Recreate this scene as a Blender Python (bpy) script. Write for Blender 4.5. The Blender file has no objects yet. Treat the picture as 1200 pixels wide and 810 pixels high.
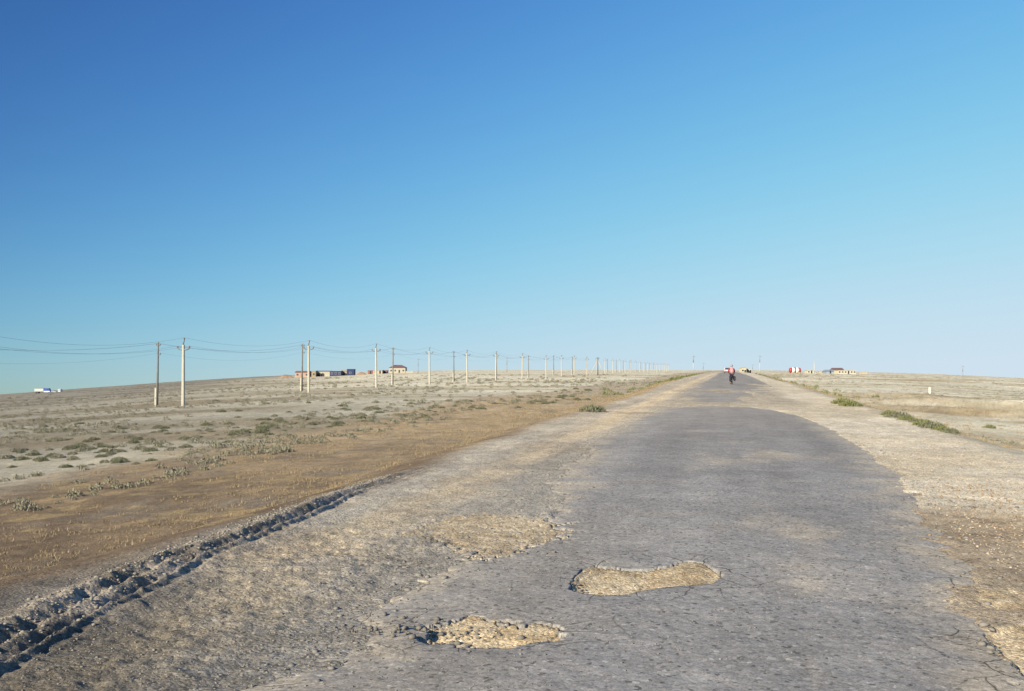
import bpy, bmesh, math, random
import numpy as np
from mathutils import Vector, Matrix, Euler

# ------------------------------------------------------------------ camera, sky, sun, exposure
C = bpy.context.scene.collection
sc = bpy.context.scene
F_PX = 1167.0            # focal length in pixels of the 1200 px wide photograph (35 mm lens)
CAM_H = 1.75
EXPO = 1.2
YAW = math.atan((855 - 600) / F_PX)     # the road runs along +Y; the camera looks left of it
PITCH = math.atan((428 - 405) / F_PX)
cd = bpy.data.cameras.new('camera'); cam = bpy.data.objects.new('camera', cd); C.objects.link(cam)
cd.sensor_width = 36.0; cd.lens = 36.0 * F_PX / 1200; cd.clip_start = 0.05; cd.clip_end = 30000
cam.location = (0, 0, CAM_H)
cam.rotation_euler = (math.pi / 2 + PITCH, 0, YAW)
sc.camera = cam
sc.view_settings.view_transform = 'Standard'; sc.view_settings.look = 'None'
sc.view_settings.gamma = 1.0; sc.view_settings.use_curve_mapping = False
sc.view_settings.exposure = EXPO

FWD = np.array([-math.sin(YAW), math.cos(YAW)]); RGT = np.array([math.cos(YAW), math.sin(YAW)])
SUN_EL = math.radians(24); a_ = math.radians(52)
sd = -RGT * math.cos(a_) - FWD * math.sin(a_)
SUN_DIR = Vector((sd[0] * math.cos(SUN_EL), sd[1] * math.cos(SUN_EL), math.sin(SUN_EL)))
sl = bpy.data.lights.new('sun', 'SUN'); sun = bpy.data.objects.new('sun', sl); C.objects.link(sun)
sl.energy = 4.0; sl.angle = math.radians(0.5); sl.color = (1.0, 0.90, 0.70)
sun.rotation_euler = SUN_DIR.to_track_quat('Z', 'Y').to_euler()

w = bpy.data.worlds.new('World'); sc.world = w; w.use_nodes = True
nt = w.node_tree; nt.nodes.clear()
out = nt.nodes.new('ShaderNodeOutputWorld'); bg = nt.nodes.new('ShaderNodeBackground')
sky = nt.nodes.new('ShaderNodeTexSky'); sky.sky_type = 'NISHITA'; sky.sun_disc = False
sky.sun_elevation = SUN_EL; sky.sun_rotation = math.atan2(SUN_DIR.x, SUN_DIR.y)
sky.altitude = 0; sky.air_density = 1.0; sky.dust_density = 0.3; sky.ozone_density = 1.0
tc = nt.nodes.new('ShaderNodeTexCoord')
def vm(op, a, b=None):
    n = nt.nodes.new('ShaderNodeVectorMath'); n.operation = op
    for k, q in enumerate((a, b)):
        if q is None: continue
        if isinstance(q, (tuple, list)): n.inputs[k].default_value = q
        else: nt.links.new(q, n.inputs[k])
    return n.outputs['Value'] if op == 'DOT_PRODUCT' else n.outputs[0]
# the plain falls away from the road, so the sky's horizon band is lowered a little with it
nt.links.new(vm('ADD', tc.outputs['Generated'], (0, 0, 0.05)), sky.inputs[0])
def pw(v, e):
    n = nt.nodes.new('ShaderNodeGamma'); nt.links.new(v, n.inputs[0]); n.inputs[1].default_value = e; return n.outputs[0]
side = nt.nodes.new('ShaderNodeMath'); side.operation = 'MULTIPLY_ADD'; side.inputs[1].default_value = 0.88; side.inputs[2].default_value = 1.0
nt.links.new(vm('DOT_PRODUCT', tc.outputs['Generated'], (RGT[0], RGT[1], 0)), side.inputs[0])
G_ = 1.492; GAIN = [math.exp(q) * 0.1 ** G_ for q in (0.27, 0.82, 1.26)]; WHT = [math.exp(q) for q in (-0.388, -0.256, -0.125)]
B_ = vm('MULTIPLY', pw(sky.outputs[0], G_), tuple(GAIN))
sc_n = nt.nodes.new('ShaderNodeVectorMath'); sc_n.operation = 'SCALE'; nt.links.new(B_, sc_n.inputs[0]); nt.links.new(side.outputs[0], sc_n.inputs['Scale']); B_ = sc_n.outputs[0]
q_ = vm('DIVIDE', B_, tuple(WHT)); den = pw(vm('ADD', vm('MULTIPLY', q_, q_), (1, 1, 1)), 0.5)
k_ = 10.0 / 2 ** EXPO
skyc = vm('MULTIPLY', vm('DIVIDE', B_, den), (k_, k_, k_))
nt.links.new(skyc, bg.inputs[0]); bg.inputs[1].default_value = 0.10
nt.links.new(bg.outputs[0], out.inputs[0])

# ------------------------------------------------------------------ helpers
rng = np.random.default_rng(7); random.seed(7)

def sm(a, b, x):
    t = np.clip((x - a) / (b - a), 0, 1); return t * t * (3 - 2 * t)

def _hash(ix, iy, seed):
    n = (ix.astype(np.int64) * 374761393 + iy.astype(np.int64) * 668265263 + seed * 974634777) & 0xffffffff
    n = ((n ^ (n >> 13)) * 1274126177) & 0xffffffff
    n = n ^ (n >> 16)
    return (n & 0xffffff) / float(0xffffff)

def vn(x, y, seed=0):
    x = np.asarray(x, float); y = np.asarray(y, float)
    ix = np.floor(x); iy = np.floor(y); fx = x - ix; fy = y - iy
    fx = fx * fx * (3 - 2 * fx); fy = fy * fy * (3 - 2 * fy)
    a = _hash(ix, iy, seed); b = _hash(ix + 1, iy, seed); c = _hash(ix, iy + 1, seed); d = _hash(ix + 1, iy + 1, seed)
    return (a * (1 - fx) + b * fx) * (1 - fy) + (c * (1 - fx) + d * fx) * fy

def fbm(x, y, sc_, oct_=3, seed=0):
    """noise around 0 (about -1..1); sc_ is the wavelength in metres"""
    s = 0; amp = 1; tot = 0
    xr = x * 0.8 - y * 0.6; yr = x * 0.6 + y * 0.8
    for k in range(oct_):
        s = s + amp * (vn(xr / sc_, yr / sc_, seed + k * 17) * 2 - 1); tot += amp; amp *= 0.55; sc_ /= 2.03
    return s / tot * 1.5

def at(x, D):
    """plan position of photo column x at depth D metres along the view axis"""
    p = FWD * D + RGT * ((x - 600) / F_PX * D); return float(p[0]), float(p[1])

def gp(x, y):
    """plan position of photo pixel (x, y) lying on the level road plane"""
    return at(x, CAM_H * F_PX / (y - 428.0))

# where the plain's skyline stands: photo column -> slope at which the plain falls away
_su = np.array([-2600, -700, 0, 100, 215, 300, 360, 440, 500, 600, 900, 1000, 1100, 1200, 1600, 3500])
_sy = np.array([470, 468, 459.5, 453.5, 446.3, 441.5, 439, 436, 434.6, 433.8, 434, 435.6, 438, 442, 450, 455])
_sa = np.arctan((_su - 600) / F_PX)

def dome(X, Y):
    az = np.arctan2(X * RGT[0] + Y * RGT[1], X * FWD[0] + Y * FWD[1])
    s = (np.interp(az, _sa, _sy) - 428.0) / F_PX
    return s

def z_plain(X, Y):
    d = np.sqrt(X * X + Y * Y)
    depth = np.maximum(d * 0.9, 0.0)
    base = -1.25 - dome(X, Y) * d * 0.97 + 1.5 * sm(300, 430, d) * (1 - 0.0 * d)
    und = 0.20 * fbm(X, Y, 46, 2, 3) * sm(15, 60, d) + 0.05 * fbm(X, Y, 7, 3, 5) + 0.035 * fbm(X, Y, 1.6, 2, 8)
    und = und + 0.45 * fbm(X, Y, 160, 2, 41) * sm(150, 400, d) * (1 + d / 900) * 0.5
    # low spoil heaps and a borrow pit out on the right
    for (cx, D, h, sx, sy) in ((1120, 92, .75, 12, 3.2), (1180, 76, .5, 9, 2.4), (1040, 120, .5, 12, 3), (1230, 100, .6, 10, 3)):
        px, py = at(cx, D)
        base = base + h * np.exp(-((X - px) / sx) ** 2 - ((Y - py) / sy) ** 2)
    und = und + sm(7, 14, X) * sm(220, 90, d) * (.16 * fbm(X, Y, 8, 3, 43))
    return base + und

def z_emb(Y):
    Y = np.asarray(Y, float)
    t = (Y - 235) / 60.0
    return -0.0062 * 60 * np.log1p(np.exp(np.clip(t, -30, 30))) * np.where(t > 30, 1, 1) - np.where(t > 30, 0.0062 * 60 * (t - 30), 0)

def edge_l(Y): return -5.35 - 0.9 * sm(60, 130, Y) + 0.25 * fbm(Y * 0 + 3, Y, 5, 2, 12)
def edge_r(Y): return 5.45 + 0.25 * fbm(Y * 0 + 9, Y, 6, 2, 13)

def rut_x(Y): return np.interp(Y, [0, 5.3, 6.3, 7.2, 8.4, 10, 13, 20, 40], [-4.05, -4.38, -4.5, -4.6, -4.78, -4.95, -5.15, -5.3, -5.4])

def berm(X, Y):
    c = rut_x(Y) + 0.06 * fbm(Y * 0 + 1, Y, 2.2, 2, 31)
    env = sm(19, 12, Y) * sm(-6, 0, Y)
    n1 = 0.85 + 0.28 * fbm(X * 0, Y, 1.6, 2, 32); n2 = 0.9 + 0.22 * fbm(X * 0 + 5, Y, 1.3, 2, 33)
    rough = fbm(X, Y, 0.16, 3, 34); rough2 = fbm(X, Y, 0.07, 2, 35)
    g = lambda x0, s: np.exp(-((X - x0) / s) ** 2)
    wide = 0.28 + 0.5 * sm(9.5, 7.0, Y)
    h = 0.045 * n1 * g(c - 0.42 * wide, 0.13) - 0.045 * g(c - 0.24 * wide, 0.09) * n2 + 0.030 * n2 * g(c - 0.10, 0.045) \
        - 0.045 * g(c + 0.03, 0.05) + 0.030 * n1 * g(c + 0.12, 0.035) - 0.014 * g(c + 0.18, 0.04)
    body = g(c - 0.25 * wide, 0.34)
    return env * (h * (1 + 0.18 * rough) + body * (0.013 * rough * (0.4 + 0.6 * (rough > 0)) + 0.010 * rough2 + 0.010)), env * body

# ---- the asphalt: edges and holes, traced on the ground plane
L_PIX = [(200, 900), (290, 812), (380, 760), (470, 700), (520, 655), (640, 600), (655, 560), (690, 520), (740, 495), (775, 478), (793, 467), (815, 452), (838, 440)]
R_PIX = [(1420, 900), (1240, 812), (1165, 750), (1150, 705), (1135, 660), (1085, 605), (1062, 560), (1015, 525), (955, 492), (938, 480), (925, 467), (905, 452), (882, 441)]
LP = np.array([gp(*p) for p in L_PIX]); RP = np.array([gp(*p) for p in R_PIX])
LP = np.vstack([[-2.5, -10], LP, [-3.0, 260], [-3.0, 3000]]); RP = np.vstack([[2.4, -10], RP, [3.1, 260], [3.1, 3000]])

HOLES = [  # outline in photo pixels on the road plane, depth, raggedness
    ([(668, 690), (686, 695), (712, 697), (735, 696), (768, 689), (800, 686), (832, 685), (846, 678), (843, 672), (828, 664), (812, 660), (795, 661), (780, 665), (760, 668), (735, 668), (712, 665), (697, 663), (684, 666), (676, 673), (670, 682)], 0.06, 0.010),
    ([(505, 752), (530, 757), (565, 761), (600, 760), (640, 753), (660, 742), (656, 732), (635, 728), (612, 733), (590, 727), (560, 722), (535, 724), (512, 728), (500, 735), (494, 744), (497, 749)], 0.07, 0.05),
    ([(1149, 740), (1170, 762), (1200, 790), (1260, 820), (1380, 800), (1340, 740), (1250, 722), (1190, 730)], 0.10, 0.012),
    ([(560, 655), (600, 650), (640, 640), (665, 625), (655, 612), (610, 606), (560, 604), (500, 608), (490, 622), (520, 642)], 0.012, 0.14),
    ([(1136, 700), (1150, 712), (1230, 722), (1230, 695), (1170, 690)], 0.03, 0.03),
]
def sdf(X, Y, poly):
    """signed distance, positive inside"""
    d = np.full(X.shape, 1e9); ins = np.zeros(X.shape, bool); n = len(poly)
    for i in range(n):
        ax, ay = poly[i]; bx, by = poly[(i + 1) % n]
        ex, ey = bx - ax, by - ay
        t = np.clip(((X - ax) * ex + (Y - ay) * ey) / (ex * ex + ey * ey), 0, 1)
        d = np.minimum(d, np.hypot(X - ax - t * ex, Y - ay - t * ey))
        c = ((ay > Y) != (by > Y)) & (X < (bx - ax) * (Y - ay) / (by - ay + 1e-12) + ax)
        ins ^= c
    return np.where(ins, d, -d)
HOLES_W = [([gp(*p) for p in poly], dep, rag) for poly, dep, rag in HOLES]

def hole_fields(X, Y):
    """list of signed distances with ragged edges, -9 where far away"""
    res = []
    for i, (poly, dep, rag) in enumerate(HOLES_W):
        P = np.array(poly); lo = P.min(0) - 0.5; hi = P.max(0) + 0.5
        s = np.full(X.shape, -9.0)
        m = (X > lo[0]) & (X < hi[0]) & (Y > lo[1]) & (Y < hi[1])
        if m.any():
            x, y = X[m], Y[m]
            s[m] = sdf(x, y, poly) + rag * 1.6 * fbm(x, y, 0.14, 3, 50 + i) + rag * 0.6 * fbm(x, y, 0.04, 2, 60 + i)
        res.append((s, dep))
    return res

def asphalt_mask(X, Y):
    """positive where the asphalt slab still exists (metres from its broken edge)"""
    n = fbm(X, Y, 1.1, 4, 21); nf = fbm(X, Y, 0.16, 2, 22)
    xl = np.interp(Y, LP[:, 1], LP[:, 0]); xr = np.interp(Y, RP[:, 1], RP[:, 0])
    near = sm(14, 8, Y)
    m = np.minimum(X - xl + 0.28 * n + 0.09 * nf, xr - X + (0.16 + 0.12 * near) * n + (.035 + .05 * near) * nf)
    # sand-filled break right across the road, and patchy stretch beyond it
    yn = 43.5 - 1.7 * np.maximum(X - .1, 0) ** 2 - .33 * np.minimum(X, 0) ** 2 + 1.0 * fbm(X, Y * .3, 1.3, 3, 23)
    band = np.maximum(yn - Y, Y - (47.5 + .5 * np.abs(X) + 1.2 * fbm(X, Y * .3, 1.9, 3, 27)))
    m = np.minimum(m, band * 0.5)
    patch = fbm(X, Y * 0.22, 2.0, 4, 24) + 0.30 - 0.75 * sm(0.2, 2.8, X) - .5 * sm(-1.0, -3.0, X)
    z = sm(44, 48, Y) * sm(100, 78, Y)
    m = np.where(z > 0.02, np.minimum(m, patch + (1 - z) * 1.0), m)
    return m

def road_level(X, Y):
    return z_emb(Y) + 0.035 * (1 - (X / 3.2) ** 2) * (np.abs(X) < 6) * sm(6, 3, np.abs(X)) \
        + 0.018 * fbm(X, Y, 3.0, 2, 71) + 0.006 * fbm(X, Y, 0.6, 2, 72)

def slab(X, Y):
    m = asphalt_mask(X, Y)
    hf = hole_fields(X, Y)
    out_ = m < 0
    for s, dep in hf: out_ = out_ | (s > 0)
    return out_, m, hf

def ground(X, Y):
    """height and tint inputs of the bare ground everywhere"""
    el, er = edge_l(Y), edge_r(Y)
    zp = z_plain(X, Y); ze = road_level(np.clip(X, -5.6, 5.6), Y)
    dh = np.maximum(ze - zp, 0.3)
    wd = 3.2 + 1.6 * dh
    off = np.where(X < 0, el - X, X - er)
    t = sm(0, 1, (off + 0.25) / wd)
    z = ze * (1 - t) + zp * t
    sh = 1 - sm(-0.4, 0.5, off)                       # on the embankment top
    r = np.hypot(X, Y)
    fine = sm(120, 30, r)
    z = z + fine * (0.007 * fbm(X, Y, 0.45, 3, 81) + 0.0028 * fbm(X, Y, 0.09, 2, 82))
    # wheel-worn ripples running along the left shoulder
    z = z + fine * sh * (X < 0) * 0.009 * fbm(X * 6, Y * 0.5, 1.4, 2, 83)
    bh, bm = berm(X, Y); z = z + bh
    # under the slab the ground is sunk; it is flush or a bit proud at the crumbled edge, deep in the potholes
    near = (np.abs(X) < 5) & (Y > -12)
    m = np.full(X.shape, -5.0); hole = np.zeros(X.shape); sandy = np.zeros(X.shape)
    if near.any():
        x, y = X[near], Y[near]
        mm = asphalt_mask(x, y); m[near] = mm
        crumb = fbm(x, y, 0.35, 3, 84)
        sink = 0.004 + 0.055 * sm(0.0, 0.30, mm + 0.10 * crumb)
        sink = sink - 0.014 * sm(0.15, 0.6, fbm(x, y, 0.8, 3, 85)) * sm(0.5, 0, mm)   # sand drifted over the slab edge
        # broken, rubble-strewn zone on the left: the slab lies in pieces among gravel
        rub = sm(-0.2, -1.0, x + 2.1 - 0.2 * crumb) * sm(13, 8.5, y) * (x < -1)
        zz = z[near] - sink + 0.014 * rub * fbm(x, y, 0.11, 2, 86) 
        hh = np.zeros(x.shape)
        for i, (s, dep) in enumerate(hole_fields(x, y)):
            k = sm(-0.03, 0.03, s)
            py_ = np.array(HOLES_W[i][0])[:, 1]; rise = sm(py_.min() + .15 * np.ptp(py_), py_.max(), y)
            bowl = dep * (1 - .86 * rise) * sm(-.02, .05, s) + (0.004 if i in (0, 2) else 0.008) * fbm(x, y, 0.10, 3, 90)
            zz = zz * (1 - k) + (z[near] - bowl) * k
            hh = np.maximum(hh, sm(-0.02, 0.03, s) * (1.0 if i < 3 else 0.75))
        z[near] = zz; hole[near] = hh
    return z, dict(off=off, t=t, sh=sh, bm=bm, m=m, hole=hole, r=r)

def lin(r, g, b): return np.array([r, g, b], float)

def mixc(a, b, t): return a * (1 - t[..., None]) + b * t[..., None]

def ground_tint(X, Y, f):
    """albedo of the soil: kinds of earth by zone, left-hand zones also darkened like lens vignetting"""
    n1 = fbm(X, Y, 3.1, 4, 101); n2 = fbm(X, Y, 0.5, 4, 102); n3 = fbm(X, Y, 14, 3, 103); n4 = fbm(X, Y, 0.12, 3, 104)
    one = np.ones(X.shape)
    vignetted_greyfield = lin(.140, .131, .116); palefield = lin(.57, .525, .40)  # grey left-hand soil, darkened further to imitate lens vignetting
    side = np.clip(.9 * sm(-75, 60, X + 0.45 * Y + 6 * n3) + .45 * sm(0, 12, X) + .22 * sm(60, 200, np.hypot(X, Y)), 0, 1)
    col = mixc(vignetted_greyfield * one[..., None], palefield * one[..., None], side)
    streak = fbm(X * 0.25, Y, 9, 4, 105)
    col = mixc(col, col * lin(.70, .64, .56), sm(0.05, 0.6, streak))
    col = mixc(col, col * lin(1.22, 1.2, 1.15), sm(0.1, 0.8, -streak) * .7)
    sr = fbm(X * .4, Y, 4.5, 4, 113) * sm(5, 9, X)
    col = mixc(col, col * lin(.72, .62, .48), sm(.12, .55, sr) * .75); col = mixc(col, col * lin(1.15, 1.14, 1.12), sm(.1, .6, -sr))
    # straw-coloured and rusty dry-grass strip at the foot of the left bank
    strip = sm(-24, -18, X + 2.5 * n3 + 1.5 * n1 + 5 * sm(50, 90, Y)) * (X < 0)
    rust = mixc(lin(.140, .102, .068) * one[..., None], lin(.38, .29, .18) * one[..., None], sm(7, 50, Y + 5 * n1 + 3 * n2 + .35 * X))  # near end of the strip carries lens vignetting as a darker colour
    rust = mixc(rust, lin(.42, .35, .25) * one[..., None], sm(70, 130, Y + 10 * n1))
    rust = mixc(rust, lin(.17, .145, .115) * one[..., None], sm(0.2, 0.9, fbm(X, Y, 2.2, 3, 107)) * .7)
    rust = mixc(rust, lin(.30, .225, .12) * one[..., None], sm(0.2, 0.8, fbm(X, Y, 0.9, 3, 108)) * .7)
    col = mixc(col, rust, strip)
    stripr = (X > 0) * sm(20, 9, X + 2 * n1)
    col = mixc(col, mixc(lin(.40, .31, .19) * one[..., None], lin(.43, .37, .27) * one[..., None], sm(-.5, .6, n3 + n1 * .6)), stripr * .55)
    # shoulders of gravel and sand
    shl = mixc(lin(.125, .116, .104) * one[..., None], lin(.35, .315, .26) * one[..., None], sm(4.0, 10.5, Y + .6 * n1 + 1.7 * (X + 3.6)))  # darker towards the near left: lens vignetting put into the gravel colour
    shl = mixc(shl, lin(.47, .405, .31) * one[..., None], sm(9, 36, Y + 3 * n1))
    lane = fbm(X * 3.2, Y * .22, 2.0, 3, 111)
    shl = shl * (1 + .16 * lane)[..., None]
    shl = mixc(shl, shl * lin(1.32, 1.22, 1.05), sm(.75, .1, np.abs(X + 3.75 + .25 * n1)) * .8)
    shl = mixc(shl, lin(.30, .235, .16) * one[..., None], sm(0.1, 0.9, n1) * .45)
    shl = mixc(shl, lin(.17, .155, .14) * one[..., None], sm(0.1, 0.8, fbm(X, Y * .5, .9, 4, 109)) * .3 * sm(18, 9, Y))
    shr = mixc(lin(.54, .46, .335) * one[..., None], lin(.60, .53, .41) * one[..., None], sm(-.6, .6, n1))
    shc = mixc(shl, shr, (X > 0) * 1.0)
    # dirt packed over the worn-out stretch beyond the break
    shc = mixc(shc, lin(.335, .285, .215) * one[..., None], sm(3.6, 2.4, np.abs(X - .2) + .5 * n1) * sm(38, 48, Y) * sm(120, 90, Y) * (.55 + .4 * sm(-.4, .5, n2)))
    # rust-brown rubble at the right-hand edge of the slab
    deb = sm(4.0, 3.0, X + .25 * n1 + .2 * n2) * sm(1.2, 1.7, X) * sm(14.0, 12.4, Y + .5 * n1 + .5 * n2 + .5 * (X - 2.2)) * sm(5.0, 6.6, Y + .5 * n2)
    shc = mixc(shc, lin(.345, .255, .155) * one[..., None], deb * (0.7 + 0.3 * sm(-.3, .6, n2)))
    shc = mixc(shc, lin(.16, .10, .06) * one[..., None], deb * sm(.45, .8, fbm(X * .5, Y, .4, 3, 110)) * .7 * sm(9, 12, Y))
    col = mixc(col, shc, f['sh'])
    # broken asphalt crumbs mixed into the ground beside the slab
    cr = sm(-1.5, -0.1, f['m'] + .9 * n2 + .4 * n1) * (f['m'] > -4) * np.where(X < 0, .75, sm(16, 9, Y) * .35 + .1)
    col = mixc(col, lin(.21, .20, .185) * one[..., None], cr * (.35 + .4 * sm(-.4, .5, n2)) * sm(40, 16, Y))
    # sand caught in the potholes
    sand = mixc(lin(.40, .31, .195) * one[..., None], lin(.48, .395, .27) * one[..., None], sm(-.5, .7, n4 + n2 * .5))
    sand = mixc(sand, lin(.26, .22, .16) * one[..., None], sm(.3, .9, n4) * .5)
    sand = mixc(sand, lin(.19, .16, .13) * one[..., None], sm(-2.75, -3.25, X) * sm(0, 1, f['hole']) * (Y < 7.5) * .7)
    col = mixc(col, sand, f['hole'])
    # grey clods of the ploughed-up berm
    col = mixc(col, mixc(lin(.18, .155, .125) * one[..., None], lin(.29, .25, .205) * one[..., None], sm(-.4, .6, n2)), np.clip(f['bm'] * 1.2, 0, 1))
    nh = fbm(X, Y * .6, 1.4, 3, 112)
    return np.clip(col * (1 + .11 * n2 + .15 * n4 + .12 * nh)[..., None], .02, .8)

def grid_mesh(name, X, Y, Z, col=None, mask=None):
    ny, nx = X.shape
    me = bpy.data.meshes.new(name)
    co = np.stack([X, Y, Z], -1).reshape(-1, 3).astype(np.float32)
    idx = np.arange(ny * nx).reshape(ny, nx)
    q = np.stack([idx[:-1, :-1], idx[:-1, 1:], idx[1:, 1:], idx[1:, :-1]], -1).reshape(-1, 4)
    if mask is not None:
        q = q[mask.reshape(-1)]
    me.vertices.add(len(co)); me.vertices.foreach_set('co', co.ravel())
    me.loops.add(q.size); me.loops.foreach_set('vertex_index', q.ravel().astype(np.int32))
    me.polygons.add(len(q)); me.polygons.foreach_set('loop_start', np.arange(0, q.size, 4, dtype=np.int32))
    me.polygons.foreach_set('use_smooth', np.ones(len(q), bool))
    me.update(calc_edges=True)
    if col is not None:
        a = me.attributes.new('soil', 'FLOAT_COLOR', 'POINT')
        c = np.concatenate([col.reshape(-1, 3), np.ones((col.shape[0] * col.shape[1], 1))], 1).astype(np.float32)
        a.data.foreach_set('color', c.ravel())
    o = bpy.data.objects.new(name, me); C.objects.link(o)
    return o

# ---- materials
def simple(name, col, rough=0.85, noise=0.12, scale=8.0, bump=0.0, metal=0.0):
    m = bpy.data.materials.new(name); m.use_nodes = True; n = m.node_tree.nodes; l = m.node_tree.links
    b = n['Principled BSDF']; b.inputs['Roughness'].default_value = rough; b.inputs['Metallic'].default_value = metal
    if 'Specular IOR Level' in b.inputs: b.inputs['Specular IOR Level'].default_value = 0.3
    t = n.new('ShaderNodeTexCoord'); no = n.new('ShaderNodeTexNoise'); no.inputs['Scale'].default_value = scale; no.inputs['Detail'].default_value = 5
    l.new(t.outputs['Object'], no.inputs['Vector'])
    mx = n.new('ShaderNodeMix'); mx.data_type = 'RGBA'
    mx.inputs[6].default_value = (*[c * (1 - noise * 2) for c in col], 1); mx.inputs[7].default_value = (*[min(1, c * (1 + noise * 2)) for c in col], 1)
    l.new(no.outputs[0], mx.inputs[0]); l.new(mx.outputs[2], b.inputs['Base Color'])
    if bump:
        bp = n.new('ShaderNodeBump'); bp.inputs['Strength'].default_value = bump; bp.inputs['Distance'].default_value = 0.02
        l.new(no.outputs[0], bp.inputs['Height']); l.new(bp.outputs[0], b.inputs['Normal'])
    return m

def soil_material(name, grain=1.0, bumpy=1.0, cracks=False):
    m = bpy.data.materials.new(name); m.use_nodes = True; n = m.node_tree.nodes; l = m.node_tree.links
    b = n['Principled BSDF']; b.inputs['Roughness'].default_value = 0.95
    if 'Specular IOR Level' in b.inputs: b.inputs['Specular IOR Level'].default_value = 0.12
    at_ = n.new('ShaderNodeAttribute'); at_.attribute_name = 'soil'
    t = n.new('ShaderNodeTexCoord')
    def noise(scale, detail=4, rough=.6):
        x = n.new('ShaderNodeTexNoise'); x.inputs['Scale'].default_value = scale; x.inputs['Detail'].default_value = detail
        x.inputs['Roughness'].default_value = rough; l.new(t.outputs['Object'], x.inputs['Vector']); return x.outputs[0]
    def mr(src, a, b_, c, d):
        x = n.new('ShaderNodeMapRange'); x.inputs[1].default_value = a; x.inputs[2].default_value = b_
        x.inputs[3].default_value = c; x.inputs[4].default_value = d; l.new(src, x.inputs[0]); return x.outputs[0]
    def mul(a, b_):
        x = n.new('ShaderNodeMath'); x.operation = 'MULTIPLY'; l.new(a, x.inputs[0]); l.new(b_, x.inputs[1]); return x.outputs[0]
    g = grain
    f = mul(mul(mr(noise(75, 3), .3, .7, 1 - .42 * g, 1 + .42 * g), mr(noise(16, 4, .7), .3, .7, 1 - .14 * g, 1 + .14 * g)),
            mul(mr(noise(2.2, 5, .65), .3, .7, 1 - .12 * g, 1 + .12 * g), mr(noise(0.35, 6, .7), .3, .7, .88, 1.12)))
    vo = n.new('ShaderNodeTexVoronoi'); vo.inputs['Scale'].default_value = 38; l.new(t.outputs['Object'], vo.inputs['Vector'])
    sep = n.new('ShaderNodeSeparateColor'); l.new(vo.outputs['Color'], sep.inputs[0])
    f = mul(f, mr(sep.outputs[0], 0, 1, 1 - .22 * g, 1 + .22 * g))
    # sparse dark and pale pebbles, at two sizes
    f = mul(f, mr(sep.outputs[1], .93, .95, 1, .5)); f = mul(f, mr(sep.outputs[2], .95, .97, 1, 1.35))
    v2 = n.new('ShaderNodeTexVoronoi'); v2.inputs['Scale'].default_value = 13; l.new(t.outputs['Object'], v2.inputs['Vector'])
    s2 = n.new('ShaderNodeSeparateColor'); l.new(v2.outputs['Color'], s2.inputs[0])
    spot = mul(mr(v2.outputs['Distance'], .18, .30, 1, 0), mr(s2.outputs[0], .80, .82, 0, 1))
    f = mul(f, mr(spot, 0, 1, 1, .80 if cracks else .62)); f = mul(f, mr(mul(mr(v2.outputs['Distance'], .15, .28, 1, 0), mr(s2.outputs[1], .85, .87, 0, 1)), 0, 1, 1, 1.12 if cracks else 1.3))
    vm = n.new('ShaderNodeVectorMath'); vm.operation = 'SCALE'; l.new(at_.outputs['Color'], vm.inputs[0]); l.new(f, vm.inputs['Scale'])
    col = vm.outputs[0]
    h = n.new('ShaderNodeMath'); h.operation = 'ADD'; l.new(noise(55, 4, .7), h.inputs[0])
    h2 = n.new('ShaderNodeMath'); h2.operation = 'MULTIPLY'; h2.inputs[1].default_value = -.7
    l.new(vo.outputs['Distance'], h2.inputs[0]); l.new(h2.outputs[0], h.inputs[1]); hh = h.outputs[0]
    if cracks:
        ns = n.new('ShaderNodeTexNoise'); ns.inputs['Scale'].default_value = 3.5; ns.inputs['Detail'].default_value = 4
        l.new(t.outputs['Object'], ns.inputs['Vector'])
        va = n.new('ShaderNodeVectorMath'); va.operation = 'MULTIPLY_ADD'; va.inputs[1].default_value = (.16, .16, .0)
        l.new(ns.outputs['Color'], va.inputs[0]); l.new(t.outputs['Object'], va.inputs[2])
        ve = n.new('ShaderNodeTexVoronoi'); ve.voronoi_dimensions = '2D'; ve.feature = 'DISTANCE_TO_EDGE'; ve.inputs['Scale'].default_value = 2.6
        l.new(va.outputs[0], ve.inputs['Vector'])
        ca = n.new('ShaderNodeAttribute'); ca.attribute_name = 'crack'
        line = mr(ve.outputs['Distance'], .006, .022, 1, 0)
        line = mul(line, ca.outputs['Fac'])
        cm = n.new('ShaderNodeMix'); cm.data_type = 'RGBA'; cm.inputs[7].default_value = (.035, .032, .03, 1)
        l.new(line, cm.inputs[0]); l.new(col, cm.inputs[6]); col = cm.outputs[2]
    l.new(col, b.inputs['Base Color'])
    bp = n.new('ShaderNodeBump'); bp.inputs['Strength'].default_value = min(1, .8 * bumpy); bp.inputs['Distance'].default_value = 0.012 * bumpy
    l.new(hh, bp.inputs['Height']); l.new(bp.outputs[0], b.inputs['Normal'])
    return m

M_SOIL = soil_material('dry_soil', 1.0, 1.0)
M_ASPH = soil_material('old_asphalt', .8, .32, True)

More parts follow.
